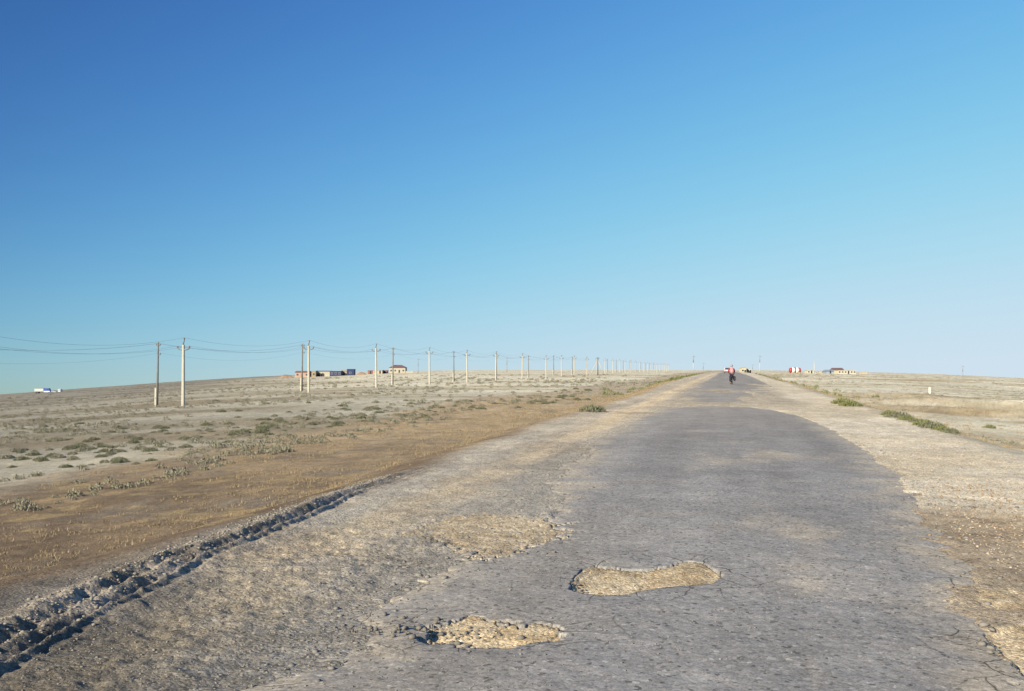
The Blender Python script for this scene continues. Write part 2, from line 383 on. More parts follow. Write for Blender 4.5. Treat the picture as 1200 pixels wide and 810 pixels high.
# ------------------------------------------------------------------ ground sheet (polar grid round the camera, finer where it is near)
fine_a = np.linspace(math.radians(-37), math.radians(37), 1250)
coarse = np.concatenate([np.linspace(math.radians(37.6), math.radians(80), 90), np.linspace(math.radians(81), math.radians(279), 150), np.linspace(math.radians(280), math.radians(322.4), 90)])
ang = np.concatenate([fine_a, coarse, [fine_a[0] + 2 * math.pi]])
r1 = np.exp(np.arange(math.log(4.0), math.log(62), .0042)); r2 = np.exp(np.arange(math.log(62.6), math.log(7500), .0115))
rad = np.concatenate([[0.02, .3, .6, .9, 1.2, 1.5, 1.8, 2.1, 2.4, 2.7, 3.0, 3.2, 3.4, 3.6, 3.8], r1, r2])
A, R_ = np.meshgrid(ang, rad)
GX = R_ * (np.sin(A) * RGT[0] + np.cos(A) * FWD[0]); GY = R_ * (np.sin(A) * RGT[1] + np.cos(A) * FWD[1])
GZ, fld = ground(GX, GY)
gcol = ground_tint(GX, GY, fld)
gnd = grid_mesh('ground', GX, GY, GZ, gcol); gnd.data.materials.append(M_SOIL); gnd['kind'] = 'structure'
del A, R_, fld, gcol

def gz(x, y):
    z, _ = ground(np.array([float(x)]), np.array([float(y)])); return float(z[0])

def gz_many(x, y): return ground(np.asarray(x, float), np.asarray(y, float))[0]

# ------------------------------------------------------------------ road sheet
xs = np.arange(-4.3, 4.3, .0135)
ys = [-12.0]
while ys[-1] < 4.0: ys.append(ys[-1] + .12)
while ys[-1] < 60: ys.append(ys[-1] + max(.012, ys[-1] * .0028))
while ys[-1] < 900: ys.append(ys[-1] * 1.012)
ys = np.array(ys)
RX, RY = np.meshgrid(xs, ys)
gone, mk, hf = slab(RX, RY)
RZ = road_level(RX, RY)
worn = fbm(RX, RY, .5, 4, 120)
RZ = RZ + .0035 * fbm(RX, RY, .11, 3, 121) * sm(60, 20, RY)
# chewed edge thins out
RZ = RZ - .012 * sm(.22, 0, mk)
# extra potholes' rims sag a little
for s, dep in hf: RZ = RZ - .008 * sm(-.20, 0, s + .06 * worn)
low = np.where(gone, .16, 0.0)
RZf = RZ - low
one = np.ones(RX.shape)
a_base = lin(.230, .223, .217)
ac = a_base * one[..., None]
ac = ac * (1 + .15 * fbm(RX * 2.2, RY * .12, 1.6, 3, 122) + .07 * fbm(RX, RY, .35, 3, 123) + .06 * fbm(RX, RY, 2.6, 3, 126))[..., None]
# bitumen-dark and dusty areas: dust lies where wheels do not run, grows to the edges and into the distance
dust = sm(.9, .0, mk + .45 * worn) * .75
dust = np.maximum(dust, .55 * sm(.25, .9, fbm(RX * 1.2, RY * .7, 1.3, 4, 124)))
dust = np.maximum(dust, .35 * sm(-.35, -1.8, RX + .5 * worn) * sm(14, 9, RY))
dust = np.maximum(dust, .35 * sm(14, 40, RY))
for i, (s, dep) in enumerate(hf):
    dust = np.maximum(dust, sm(-.12, .02, s + .10 * worn) * .1)
# a few tan scuffs and remains of patches
for (px, py, sx, sy, k) in ((950, 790, .035, .35, .8), (992, 702, .22, .05, .8), (1065, 708, .03, .12, .6), (770, 566, .5, .2, .45), (770, 605, .7, .25, .45), (700, 620, .8, .2, .35), (780, 632, .6, .12, .5), (745, 568, .3, .1, .5)):
    qx, qy = gp(px, py)
    dust = np.maximum(dust, k * np.exp(-((RX - qx) / sx) ** 2 - ((RY - qy) / sy) ** 2) * (.6 + .5 * worn))
dust = np.clip(dust, 0, .92)
ac = mixc(ac, mixc(lin(.31, .275, .235) * one[..., None], lin(.48, .41, .30) * one[..., None], sm(0, 1.2, dust + .2 * worn)), dust * .85)
keep = ~(gone[:-1, :-1] & gone[:-1, 1:] & gone[1:, 1:] & gone[1:, :-1])
road = grid_mesh('road', RX, RY, RZf, np.clip(ac, .02, .7), keep)
road.data.materials.append(M_ASPH); road['kind'] = 'structure'
crack = np.zeros(RX.shape)
for i, (s, dep) in enumerate(hf[:3]): crack = np.maximum(crack, sm(-.75, -.05, s) * .9)
crack = np.maximum(crack, sm(1.0, .2, mk) * .8 * sm(16, 9, RY))
crack = crack * sm(-.6, .1, fbm(RX, RY, .5, 2, 125))
at_c = road.data.attributes.new('crack', 'FLOAT', 'POINT'); at_c.data.foreach_set('value', crack.ravel().astype(np.float32))
del RX, RY, RZ, RZf, ac, dust, gone, mk, hf, worn, one, crack

# ------------------------------------------------------------------ mesh builder for objects
class MB:
    def __init__(s): s.v = []; s.f = []; s.sm = []
    def add(s, vs, fs, smooth=False):
        o = len(s.v); s.v += [tuple(v) for v in vs]; s.f += [tuple(o + i for i in f) for f in fs]; s.sm += [smooth] * len(fs); return s
    def box(s, c, d, rz=0, taper=1.0):
        x, y, z = d[0] / 2, d[1] / 2, d[2] / 2; cs, sn = math.cos(rz), math.sin(rz); vs = []
        for k, zz in enumerate((-z, z)):
            t = taper if k else 1
            for sx, sy in ((-1, -1), (1, -1), (1, 1), (-1, 1)):
                a, b = sx * x * t, sy * y * t
                vs.append((c[0] + a * cs - b * sn, c[1] + a * sn + b * cs, c[2] + zz))
        return s.add(vs, [(0, 3, 2, 1), (4, 5, 6, 7), (0, 1, 5, 4), (1, 2, 6, 5), (2, 3, 7, 6), (3, 0, 4, 7)])
    def tube(s, pts, r, n=8, smooth=True, cap=True):
        pts = [Vector(p) for p in pts]; rs = r if isinstance(r, (list, tuple)) else [r] * len(pts); vs = []; fs = []
        for i, p in enumerate(pts):
            d = (pts[min(i + 1, len(pts) - 1)] - pts[max(i - 1, 0)]).normalized()
            a = d.orthogonal().normalized() if i == 0 else (pa - d * pa.dot(d)).normalized()
            pa = a; b = d.cross(a)
            for k in range(n):
                t = 2 * math.pi * k / n; vs.append(p + (a * math.cos(t) + b * math.sin(t)) * rs[i])
        for i in range(len(pts) - 1):
            for k in range(n): fs.append((i * n + k, i * n + (k + 1) % n, (i + 1) * n + (k + 1) % n, (i + 1) * n + k))
        if cap: fs.append(tuple(range(n))[::-1]); fs.append(tuple((len(pts) - 1) * n + k for k in range(n)))
        return s.add(vs, fs, smooth)
    def torus(s, c, R, r, axis='X', n=28, m=6):
        vs = []; fs = []
        for i in range(n):
            a = 2 * math.pi * i / n
            for j in range(m):
                b = 2 * math.pi * j / m; q = R + r * math.cos(b); h = r * math.sin(b)
                p = (h, q * math.cos(a), q * math.sin(a)) if axis == 'X' else (q * math.cos(a), h, q * math.sin(a))
                vs.append((c[0] + p[0], c[1] + p[1], c[2] + p[2]))
        for i in range(n):
            for j in range(m): fs.append((i * m + j, i * m + (j + 1) % m, ((i + 1) % n) * m + (j + 1) % m, ((i + 1) % n) * m + j))
        return s.add(vs, fs, True)
    def prism(s, prof, x0, x1, axis='X'):
        """profile of (a, b) points extruded; axis X: a->Y, b->Z"""
        n = len(prof)
        g = (lambda x, a, b: (x, a, b)) if axis == 'X' else (lambda x, a, b: (a, x, b))
        vs = [g(x0, a, b) for a, b in prof] + [g(x1, a, b) for a, b in prof]
        fs = [tuple(range(n)), tuple(range(2 * n - 1, n - 1, -1))] + [(i, n + i, n + (i + 1) % n, (i + 1) % n) for i in range(n)]
        return s.add(vs, fs)
    def build(s, name, mat, parent=None, loc=None, rz=0):
        me = bpy.data.meshes.new(name); me.from_pydata(s.v, [], s.f); me.update()
        bm = bmesh.new(); bm.from_mesh(me); bmesh.ops.recalc_face_normals(bm, faces=bm.faces); bm.to_mesh(me); bm.free()
        me.polygons.foreach_set('use_smooth', s.sm); me.materials.append(mat)
        o = bpy.data.objects.new(name, me); C.objects.link(o)
        if parent: o.parent = parent
        if loc: o.location = loc
        o.rotation_euler.z = rz
        return o

def tag(o, label=None, cat=None, group=None, kind=None):
    if label: o['label'] = label
    if cat: o['category'] = cat
    if group: o['group'] = group
    if kind: o['kind'] = kind
    return o

def empty(name, loc, rz, label, cat, group=None):
    o = bpy.data.objects.new(name, None); C.objects.link(o); o.location = loc; o.rotation_euler.z = rz; o.empty_display_size = .3
    return tag(o, label, cat, group)

KIDS = {}
def copy_tree(src, loc, rz, label, group, scale=1.0):
    r = src.copy(); C.objects.link(r); r.location = loc; r.rotation_euler.z = rz; r.scale = (scale,) * 3
    r['label'] = label
    if group: r['group'] = group
    for ch in list(src.children):
        c = ch.copy(); C.objects.link(c); c.parent = r
        for g in list(ch.children):
            d = g.copy(); C.objects.link(d); d.parent = c
    return r

# materials for objects
CONC = simple('pale_concrete', (.39, .37, .31), .85, .10, 3, .2)
WOOD = simple('weathered_wood', (.16, .15, .14), .9, .2, 5, .2)
STEEL = simple('dull_steel', (.16, .17, .19), .6, .1, 6, 0, .3)
GLASSY = simple('brown_porcelain', (.20, .16, .14), .3, .1, 9)
WIRE = simple('aluminium_wire', (.27, .29, .32), .6, .1, 3, 0, .2)

# ------------------------------------------------------------------ power poles of concrete
def power_pole():
    t = empty('power_pole', (0, 0, 0), 0, 'x', 'utility pole')
    # the pole leans on local axes: X runs along the line, Y across it
    MB().tube([(0, 0, -.6), (0, 0, 7.2)], [.215, .16], 8, False).build('pole_shaft', CONC, t)
    MB().tube([(0, -.78, 6.86), (0, -.62, 6.70), (0, -.30, 6.62), (0, .30, 6.62), (0, .62, 6.70), (0, .78, 6.86)], .085, 6).build('crossarm', STEEL, t)
    MB().tube([(0, .05, 7.0), (0, .05, 7.3), (0, -.04, 7.6), (0, -.10, 7.85)], [.10, .10, .09, .08], 6).build('top_bracket', STEEL, t)
    for (y, z) in ((-.78, 6.84), (.78, 6.84), (-.10, 7.83)):
        MB().tube([(0, y, z), (0, y, z + .05), (0, y, z + .11), (0, y, z + .17), (0, y, z + .22)], [.07, .12, .09, .12, .06], 8).build('insulator', GLASSY, t)
    return t
A_TIPS = [(-.78, 7.06), (.78, 7.06), (-.10, 8.05)]

def stub_pole():
    t = empty('telegraph_pole', (0, 0, 0), 0, 'x', 'utility pole')
    MB().box((0, .20, .85), (.24, .20, 2.9)).build('concrete_footing', CONC, t)
    MB().tube([(0, 0, .15), (0, 0, 8.0)], [.15, .11], 8).build('pole_shaft', WOOD, t)
    MB().tube([(0, -.30, 7.62), (0, .22, 7.62)], .05, 6).build('crossarm', WOOD, t)
    MB().tube([(0, -.34, 6.45), (0, 0, 6.45)], .05, 6).build('side_bracket', STEEL, t)
    MB().tube([(0, .13, 1.0), (0, .13, 1.1)], .17, 8).build('band', STEEL, t)
    for (y, z) in ((-.30, 7.64), (.22, 7.64), (-.34, 6.47)):
        MB().tube([(0, y, z), (0, y, z + .06), (0, y, z + .12), (0, y, z + .18)], [.05, .08, .07, .04], 8).build('insulator', GLASSY, t)
    return t
B_TIPS = [(-.30, 7.84), (.22, 7.84), (-.34, 6.67)]

A_X = [-23, 215, 362, 441, 503.5, 547.5, 581, 612, 640, 658, 673, 688]
B_X = [-200, 184.5, 354, 460.5, 532, 582, 619.5, 648.8, 670.5]
KA = 118 * (858 - 215); KB = 124 * (858 - 184.5)
def line_pts(xs, K, step, count, first):
    xs = list(xs); inv = 1 / (858 - xs[-1])
    while len(xs) < count:
        inv += step * (1 + .06 * math.sin(len(xs) * 2.3)); xs.append(858 - 1 / inv)
    res = []
    for x in xs:
        D = K / (858 - x); X, Y = at(x, D); res.append((X, Y, x))
    return res
PA = line_pts(A_X, KA, .00042, 30, 1); PB = line_pts(B_X, KB, .00050, 20, 1)
ORD = ['', 'nearest', 'second nearest', 'third nearest', 'fourth nearest', 'fifth nearest', 'sixth nearest', 'seventh nearest', 'eighth nearest', 'ninth nearest', 'tenth nearest', 'eleventh nearest']
a0 = power_pole(); b0 = stub_pole()
LA = {1: 'tall whitish concrete power pole at far left, beside the leftmost dark telegraph pole',
      2: 'white concrete power pole just right of a dark pole, before the low red-roofed house',
      3: 'yellowish concrete power pole with crossarm between the blue shed and the white house',
      4: 'pale concrete power pole with crossarm standing alone, first one right of the white house'}
LB = {1: 'dark wooden telegraph pole on concrete stub, leftmost pole of all',
      2: 'dark wooden telegraph pole in front of the low red-roofed house',
      3: 'dark wooden telegraph pole in front of the white house with hipped roof',
      4: 'dark wooden telegraph pole on concrete stub between the fourth and fifth concrete poles'}
tipsA = [[], [], []]; tipsB = [[], [], []]
def run_line(proto, P, tips, TIPS, labels, kindword, far_label, grp, limit, K):
    for i, (X, Y, x) in enumerate(P):
        z = gz(X, Y)
        if kindword == 'concrete' and i >= 9: z += 0.0
        nx_, ny_ = P[min(i + 1, len(P) - 1)][:2]; px_, py_ = P[max(i - 1, 0)][:2]
        rz = math.atan2(ny_ - py_, nx_ - px_) + random.uniform(-.02, .02)
        for k, (yy, zz) in enumerate(TIPS):
            tips[k].append(Vector((X - math.sin(rz) * yy, Y + math.cos(rz) * yy, z + zz)))
        if i == 0: continue                        # the one before the frame is out of the photograph
        if i in labels: lab = labels[i]; g = grp
        elif i <= limit: lab = 'the %s of the %s poles in the receding row' % (ORD[i], kindword); g = grp
        else: lab = far_label; g = grp + ', far end of the row'
        o = proto if i == 1 else copy_tree(proto, (0, 0, 0), 0, lab, g)
        if i == 1: o['label'] = lab; o['group'] = g
        o.location = (X, Y, z); o.rotation_euler = (random.uniform(-.012, .012), random.uniform(-.010, .018), rz)
run_line(a0, PA, tipsA, A_TIPS, LA, 'concrete', 'tiny concrete power pole in the crowd of poles towards the vanishing point', 'concrete power poles with crossarms', 11, KA)
run_line(b0, PB, tipsB, B_TIPS, LB, 'dark wooden telegraph', 'tiny wooden telegraph pole in the crowd of poles towards the vanishing point', 'wooden telegraph poles on concrete stubs', 8, KB)

def wire(tips, sag, r, label, name='power_line', cat='wire', grp='overhead wires'):
    m = MB()
    for a, b in zip(tips[:-1], tips[1:]):
        if (a.xy - Vector((0, 0))).length > 420: break
        pts = []
        for k in range(13):
            t = k / 12; p = a.lerp(b, t); p.z -= sag * 4 * t * (1 - t); pts.append(p)
        m.tube(pts, r, 4, True, False)
    tag(m.build(name, WIRE), label, cat, grp)
wire(tipsA[2], .95, .012, 'top wire of the concrete power line, highest of its three', 'power_line')
wire(tipsA[0], .85, .011, 'crossarm wire on the side of the concrete poles nearer the road', 'power_line')
wire(tipsA[1], .85, .011, 'crossarm wire on the field side of the concrete poles', 'power_line')
wire(tipsB[0], 1.0, .009, 'upper wire of the wooden telegraph poles, on their road side', 'telegraph_line')
wire(tipsB[1], 1.0, .009, 'upper wire of the wooden telegraph poles, on their field side', 'telegraph_line')
wire(tipsB[2], 1.2, .008, 'lowest wire strung on the side brackets of the wooden telegraph poles', 'telegraph_line')

# strutted pole where the line turns
X, Y = at(703, 395); z = gz(X, Y)
t = empty('strutted_pole', (X, Y, z), YAW, 'dark strutted utility pole with slanting braces among the small far poles', 'utility pole')
MB().tube([(-.9, 0, -.4), (-.9, 0, 7.2)], [.28, .22], 8).build('pole_shaft', WOOD, t)
MB().tube([(-4.2, .2, -.5), (-.9, 0, 6.0)], .12, 8).build('strut', CONC, t)
MB().tube([(2.0, .2, -.5), (-.9, 0, 6.2)], .12, 8).build('strut', CONC, t)
MB().tube([(-1.7, 0, 6.8), (-.1, 0, 6.8)], .09, 6).build('crossarm', STEEL, t)

# slender masts near the skyline
MAST_W = simple('faded_white_paint', (.36, .37, .37), .7, .06, 4); MAST_D = simple('mast_grey', (.22, .23, .26), .7, .06, 4)
def mast(x, D, h, r, split, label, low=MAST_W, up=MAST_D, arms=True):
    X, Y = at(x, D); z = gz(X, Y)
    t = empty('mast', (X, Y, z), YAW, label, 'mast', 'slender masts near the skyline')
    MB().tube([(0, 0, -.5), (0, 0, h * split)], [r * 1.2, r], 8).build('mast_base', low, t)
    MB().tube([(0, 0, h * split), (0, 0, h)], [r * 1.3, r * .9], 8).build('mast_top', up, t)
    if arms: MB().tube([(-.9, 0, h * .93), (.9, 0, h * .93)], r * .5, 6).build('crossarm', up, t)
    return t
mast(812.5, 520, 9.2, .20, .6, 'slim mast, white below and grey on top, taller of two left of the cyclist')
mast(824, 560, 6.0, .12, .4, 'short thin mast just left of where the road meets the sky', MAST_D)
mast(890.3, 520, 9.4, .15, .6, 'slim mast, white below and grey on top, just right of the road')
mast(881.7, 560, 5.0, .12, .5, 'short grey mast over the cream building right of the road', MAST_D)
mast(954.2, 420, 5.4, .16, .9, 'stubby white mast between striped tank and long yellow building', MAST_W, MAST_W, False)
mast(1128, 700, 8.5, .22, .5, 'lone thin grey mast far out on the right-hand plain', MAST_D)
mast(490, 620, 9.5, .15, .5, 'faint thin mast just right of the white house', MAST_D)
mast(594, 620, 9.5, .15, .5, 'faint thin mast standing behind the middle of the pole row', MAST_D)

X, Y = at(1089, 150)
t = empty('marker_post', (X, Y, gz(X, Y)), YAW, 'small white marker post alone on the right-hand plain', 'marker post')
MB().box((0, 0, .35), (.22, .2, 1.1), 0, .85).build('post_body', simple('whitewash', (.78, .77, .70), .8, .05, 6), t)
MB().box((0, 0, .94), (.20, .18, .08), 0, .6).build('cap', simple('grey_cap', (.4, .4, .38), .8), t)

# ------------------------------------------------------------------ buildings far off
WHITE = simple('whitewashed_wall', (.35, .315, .26), .9, .08, .8); CREAM = simple('cream_wall', (.46, .42, .30), .9, .06, .8)
PINK = simple('pinkish_mud_wall', (.33, .235, .18), .9, .12, .7); REDR = simple('rusty_roof', (.24, .10, .085), .8, .15, .9)
MAROON = simple('maroon_roof', (.15, .085, .09), .8, .12, .9); BLUE = simple('dark_blue_panel', (.018, .026, .085), .6, .15, .8)
NIGHT = simple('dark_opening', (.03, .028, .03), .6, .05, 2); OCHRE = simple('ochre_wall', (.27, .20, .12), .9, .1, .8)
SLATE = simple('slate_grey_sheet', (.22, .26, .31), .7, .1, .8); MUD = simple('mud_brick', (.40, .31, .21), .95, .12, .6)
FRAME = simple('window_frame_white', (.3, .3, .29), .7); PANE = simple('window_pane', (.05, .06, .08), .2)

def house(x0, x1, yb, ytop, D, name, label, wall, roof, kind='gable', depth=8, rh=None, wins=3, door=True, group='buildings scattered along the skyline', cat='building', drop=0.6):
    """a building between photo columns x0..x1 at depth D; ytop is where its eaves or ridge reaches"""
    xc = (x0 + x1) / 2; X, Y = at(xc, D); zg = gz(X, Y)
    W = (x1 - x0) / F_PX * D; top = CAM_H - (ytop - 428.0) / F_PX * D; zb = CAM_H - (yb - 428.0) / F_PX * D
    z0 = min(zg, zb) if False else zg
    Htot = max(top - z0, 1.2)
    t = empty(name, (X, Y, z0), YAW, label, cat, group)
    rh = (Htot * .3 if kind in ('gable', 'hip') else .25) if rh is None else rh
    hw = Htot - rh
    MB().box((0, depth / 2, hw / 2 - drop), (W, depth, hw + 2 * drop)).build('wall', wall, t)
    o = .35
    if kind == 'flat':
        MB().box((0, depth / 2, hw + drop * 0 + rh / 2 + drop * .0 + .0), (W + .3, depth + .3, rh)).build('roof', roof, t)
        t.children[0].data.transform(Matrix.Scale(1, 4))
    elif kind == 'gable':
        MB().prism([(-o, hw), (depth / 2, hw + rh), (depth + o, hw)], -W / 2 - o, W / 2 + o, 'X').build('roof', roof, t)
    elif kind == 'hip':
        a = W * .28
        vs = [(-W / 2 - o, -o, hw), (W / 2 + o, -o, hw), (W / 2 + o, depth + o, hw), (-W / 2 - o, depth + o, hw), (-W / 2 + a, depth / 2, hw + rh), (W / 2 - a, depth / 2, hw + rh)]
        MB().add(vs, [(0, 1, 5, 4), (1, 2, 5), (2, 3, 4, 5), (3, 0, 4), (3, 2, 1, 0)]).build('roof', roof, t)
    # the wall's top must stay under the roof
    for ch in t.children:
        if ch.name.startswith('wall'):
            for v in ch.data.vertices:
                if v.co.z > 0: v.co.z = hw - .02
                else: v.co.z = -drop * 2
    n = wins + (1 if door else 0)
    for k in range(n):
        xx = -W / 2 + W * (k + .5) / n
        if door and k == n // 2:
            MB().box((xx, -.05, 1.0), (.95, .12, 2.0)).build('door', NIGHT, t)
        else:
            f = MB().box((xx, -.04, min(1.6, hw * .58)), (1.25, .10, min(1.25, hw * .5))).build('window', FRAME, t)
            MB().box((xx, -.10, min(1.6, hw * .58)), (1.05, .05, min(1.05, hw * .42))).build('pane', PANE, f)
    return t

# left cluster
house(346, 362, 441, 434.8, 600, 'low_house', 'low pinkish house with rusty roof behind the second pair of poles', PINK, REDR, 'gable', 8, .9, 2)
house(365.5, 370, 440, 434.6, 600, 'hut', 'small ochre hut at the left end of the long white building', OCHRE, SLATE, 'flat', 5, None, 1, False)
h = house(370, 386.5, 440, 434.2, 604, 'long_building', 'long white building with grey roof and two dark arches, left of the blue shed', WHITE, SLATE, 'gable', 9, .7, 0, False)
for xx in (-2.6, 0.0):
    MB().prism([(-1.0 + xx, -.2), (1.0 + xx, -.2), (1.0 + xx, 1.3), (.7 + xx, 1.9), (xx, 2.15), (-.7 + xx, 1.9), (-1.0 + xx, 1.3)], -.12, .05, 'Y').build('archway', NIGHT, h)
house(387, 400, 439.5, 434.6, 602, 'blue_shed', 'long dark blue shed between the white building and a pale truck body', BLUE, SLATE, 'flat', 7, .15, 3, False)
house(400, 406.3, 439, 433.6, 606, 'white_shed', 'small white shed squeezed between the two dark blue ones', WHITE, WHITE, 'gable', 6, .8, 0, True)
house(406.6, 414.8, 438.6, 432.6, 600, 'blue_kiosk', 'square dark blue cabin with one light window, right of the white shed', BLUE, BLUE, 'flat', 6, .2, 1, False)
house(431, 437.5, 438.5, 434.2, 640, 'dark_shed', 'small dark red shed left of the yellowish concrete pole', REDR, MAROON, 'flat', 5, .2, 0, True)
house(437.5, 448, 438, 433.8, 640, 'barn', 'low beige barn behind the yellowish concrete pole', MUD, SLATE, 'flat', 7, .3, 1, True)
house(447.5, 454, 438, 434, 645, 'lean_to', 'dark maroon lean-to against the left side of the white house', MAROON, REDR, 'flat', 5, .2, 0, True)
h = house(456, 475, 438, 427.8, 700, 'white_house', 'white house with hipped maroon roof behind the third telegraph pole', WHITE, MAROON, 'hip', 11, 2.0, 3)
MB().box((-3.4, 3, 7.0), (.7, .7, 1.9)).build('chimney', MAROON, h)
house(475.5, 484, 438, 435, 695, 'garden_wall', 'low pale wall running right from the white house', WHITE, WHITE, 'flat', .6, .15, 0, False, cat='wall')
# right of the road
house(869, 874.5, 435.6, 430.0, 620, 'cream_tower_house', 'tall narrow cream building just right of the cyclist', CREAM, CREAM, 'gable', 6, .7, 1, True)
house(875, 881, 435.6, 432.2, 625, 'cream_annex', 'low cream annex right of the narrow tall cream building', CREAM, WHITE, 'flat', 6, .2, 1, True)
house(946, 956, 437, 434.0, 640, 'cream_hut', 'low cream hut behind the stubby white mast', CREAM, WHITE, 'flat', 6, .2, 2, True)
house(960, 968, 437.5, 434.6, 660, 'pale_shed', 'pale low shed left of the blue-grey barn', WHITE, WHITE, 'flat', 5, .2, 1, False)
house(968.5, 977.5, 438, 433.4, 650, 'grey_barn', 'low blue-grey barn touching the red-roofed building', SLATE, SLATE, 'gable', 8, 1.0, 0, True)
house(978, 989, 438, 431.2, 665, 'red_roofed_building', 'building with thick maroon roof rising behind the long yellow one', WHITE, MAROON, 'gable', 10, 1.6, 2)
house(982, 1003, 438.4, 434.0, 640, 'yellow_building', 'long low pale yellow building in front of the maroon roof', CREAM, WHITE, 'flat', 8, .3, 5)
house(1007, 1016, 439, 436.2, 680, 'low_pale_wall', 'low tan wall right of the long yellow building', MUD, MUD, 'flat', .6, .1, 0, False, cat='wall')

# low heaps of earth beside the left cluster
def heap(x0, x1, h, D, seed, label):
    X, Y = at((x0 + x1) / 2, D); W = (x1 - x0) / F_PX * D; g = random.Random(seed); n = 26; vs = []; fs = []
    for r_ in range(6):
        q = r_ / 5
        for k in range(n):
            a = 2 * math.pi * k / n; rr = (1 - q) * (1 + .18 * math.sin(3 * a + seed) + g.uniform(-.06, .06))
            vs.append((math.cos(a) * rr * W / 2, math.sin(a) * rr * W / 4, -1.0 + (h + 1.0) * (1 - (1 - q) ** 2) * g.uniform(.93, 1.05)))
    for r_ in range(5):
        for k in range(n): fs.append((r_ * n + k, r_ * n + (k + 1) % n, (r_ + 1) * n + (k + 1) % n, (r_ + 1) * n + k))
    tag(MB().add(vs, fs, True).build('earth_mound', simple('reddish_earth', (.25, .17, .12), .95, .2, .5) if 'reddish_earth' not in bpy.data.materials else bpy.data.materials['reddish_earth'], None, (X, Y, gz(X, Y)), YAW), label, 'mound', 'earth mounds on the skyline')
heap(323, 346, 1.9, 610, 1, 'long low reddish earth mound left of the rusty-roofed house')
heap(416, 431, 1.8, 620, 2, 'low reddish earth mound between the square blue cabin and the dark red shed')
# striped tank
D = 560; X, Y = at(931.5, D); z = gz(X, Y)
t = empty('storage_tank', (X, Y, z), YAW, 'red and white banded storage tank lying right of the road', 'tank')
TR = simple('dark_red_paint', (.30, .045, .05), .5, .1, 2); TW = simple('white_paint', (.78, .76, .74), .5, .05, 2)
x = -3.1
for k, (wd, m_) in enumerate(((1.3, TR), (1.5, TW), (.75, TR), (1.35, TW), (1.3, TR))):
    r0 = 1.45
    pts = [(x, 0, 1.75), (x + wd, 0, 1.75)]; rr = [r0, r0]
    if k == 0: pts = [(x - .25, 0, 1.75), (x, 0, 1.75), (x + .3, 0, 1.75), (x + wd, 0, 1.75)]; rr = [.5, 1.1, r0, r0]
    if k == 4: pts = [(x, 0, 1.75), (x + wd - .3, 0, 1.75), (x + wd, 0, 1.75), (x + wd + .25, 0, 1.75)]; rr = [r0, r0, 1.1, .5]
    MB().tube(pts, rr, 20).build('tank_band', m_, t); x += wd
for xx in (-2, 2.0): MB().box((xx, 0, -.1), (.5, 2.4, 1.6)).build('saddle', MUD, t)
MB().tube([(0, 0, 3.1), (0, 0, 3.5)], .35, 10).build('hatch', TR, t)

# ------------------------------------------------------------------ vehicles
TYRE = simple('tyre_rubber', (.03, .03, .03), .85, .1, 5); CARW = simple('pale_pink_paint', (.62, .50, .50), .35, .03, 1)
def wheel(t, x, y, r, w):
    o = MB().tube([(x - w / 2, y, r), (x - w / 2 + .03, y, r), (x + w / 2 - .03, y, r), (x + w / 2, y, r)], [r * .92, r, r, r * .92], 18).build('wheel', TYRE, t)
    s = 1 if x > 0 else -1
    MB().tube([(x + s * (w / 2 - .02), y, r), (x + s * (w / 2 + .015), y, r)], r * .55, 14).build('rim', simple('rim_grey', (.4, .4, .42), .4) if 'rim_grey' not in bpy.data.materials else bpy.data.materials['rim_grey'], o)

def car(x, D, rz, paint, label, van=False):
    """local X across, Y along the car"""
    X, Y = at(x, D); z = float(gz(X, Y))
    if abs(X) < 3.5: z = float(road_level(np.array([X]), np.array([Y]))[0])
    t = empty('parked_car' if not van else 'parked_van', (X, Y, z), rz, label, 'van' if van else 'car')
    if van:
        prof = [(-2.3, .35), (-2.35, .9), (-2.25, 1.15), (-1.6, 1.9), (-1.2, 2.1), (2.2, 2.15), (2.35, 1.9), (2.4, .35)]
        glass = [(-2.27, 1.18), (-1.63, 1.86), (-1.0, 1.88), (-.6, 1.2)]
    else:
        prof = [(-2.1, .32), (-2.15, .62), (-1.95, .82), (-1.0, .95), (-.35, 1.40), (.9, 1.44), (1.6, 1.0), (2.1, .92), (2.15, .4)]
        glass = [(-.88, .97), (-.32, 1.34), (.86, 1.37), (1.45, 1.0)]
    MB().prism(prof, -.82, .82, 'X').build('body', paint, t)
    for s in (-1, 1):
        MB().prism(glass, s * .80 + s * .01, s * .84, 'X').build('side_window', PANE, t)
        MB().tube([(s * .6, prof[0][0] - .03, .68), (s * .6, prof[0][0] - .08, .68)], .10, 10).build('headlight', FRAME, t)
        for yy in (-1.35, 1.35): wheel(t, s * .74, yy, .32, .2)
    if van:
        MB().add([(-.7, -2.29, 1.18), (.7, -2.29, 1.18), (.66, -1.66, 1.88), (-.66, -1.66, 1.88)], [(0, 1, 2, 3)]).build('windscreen', PANE, t)
        MB().box((0, 2.39, 1.5), (1.3, .04, .55)).build('rear_window', PANE, t)
    else:
        MB().add([(-.7, -1.02, .97), (.7, -1.02, .97), (.62, -.38, 1.39), (-.62, -.38, 1.39)], [(0, 1, 2, 3)]).build('windscreen', PANE, t)
    MB().box((0, prof[0][0] - .06, .42), (1.6, .14, .18)).build('bumper', NIGHT, t)
    return t
o = car(852.6, 262, 0.0, CARW, 'tiny pale pink car coming along the road behind the cyclist'); o.name = 'distant_car'
SILV = simple('white_van_paint', (.62, .63, .67), .4, .03, 1)
car(63.5, 700, YAW + 1.5, simple('dull_lilac_paint', (.35, .34, .42), .4), 'small greyish car parked between truck and white van at far left')
car(71.0, 700, YAW + 3.25, SILV, 'white van parked at the right end of the far-left vehicles', True)
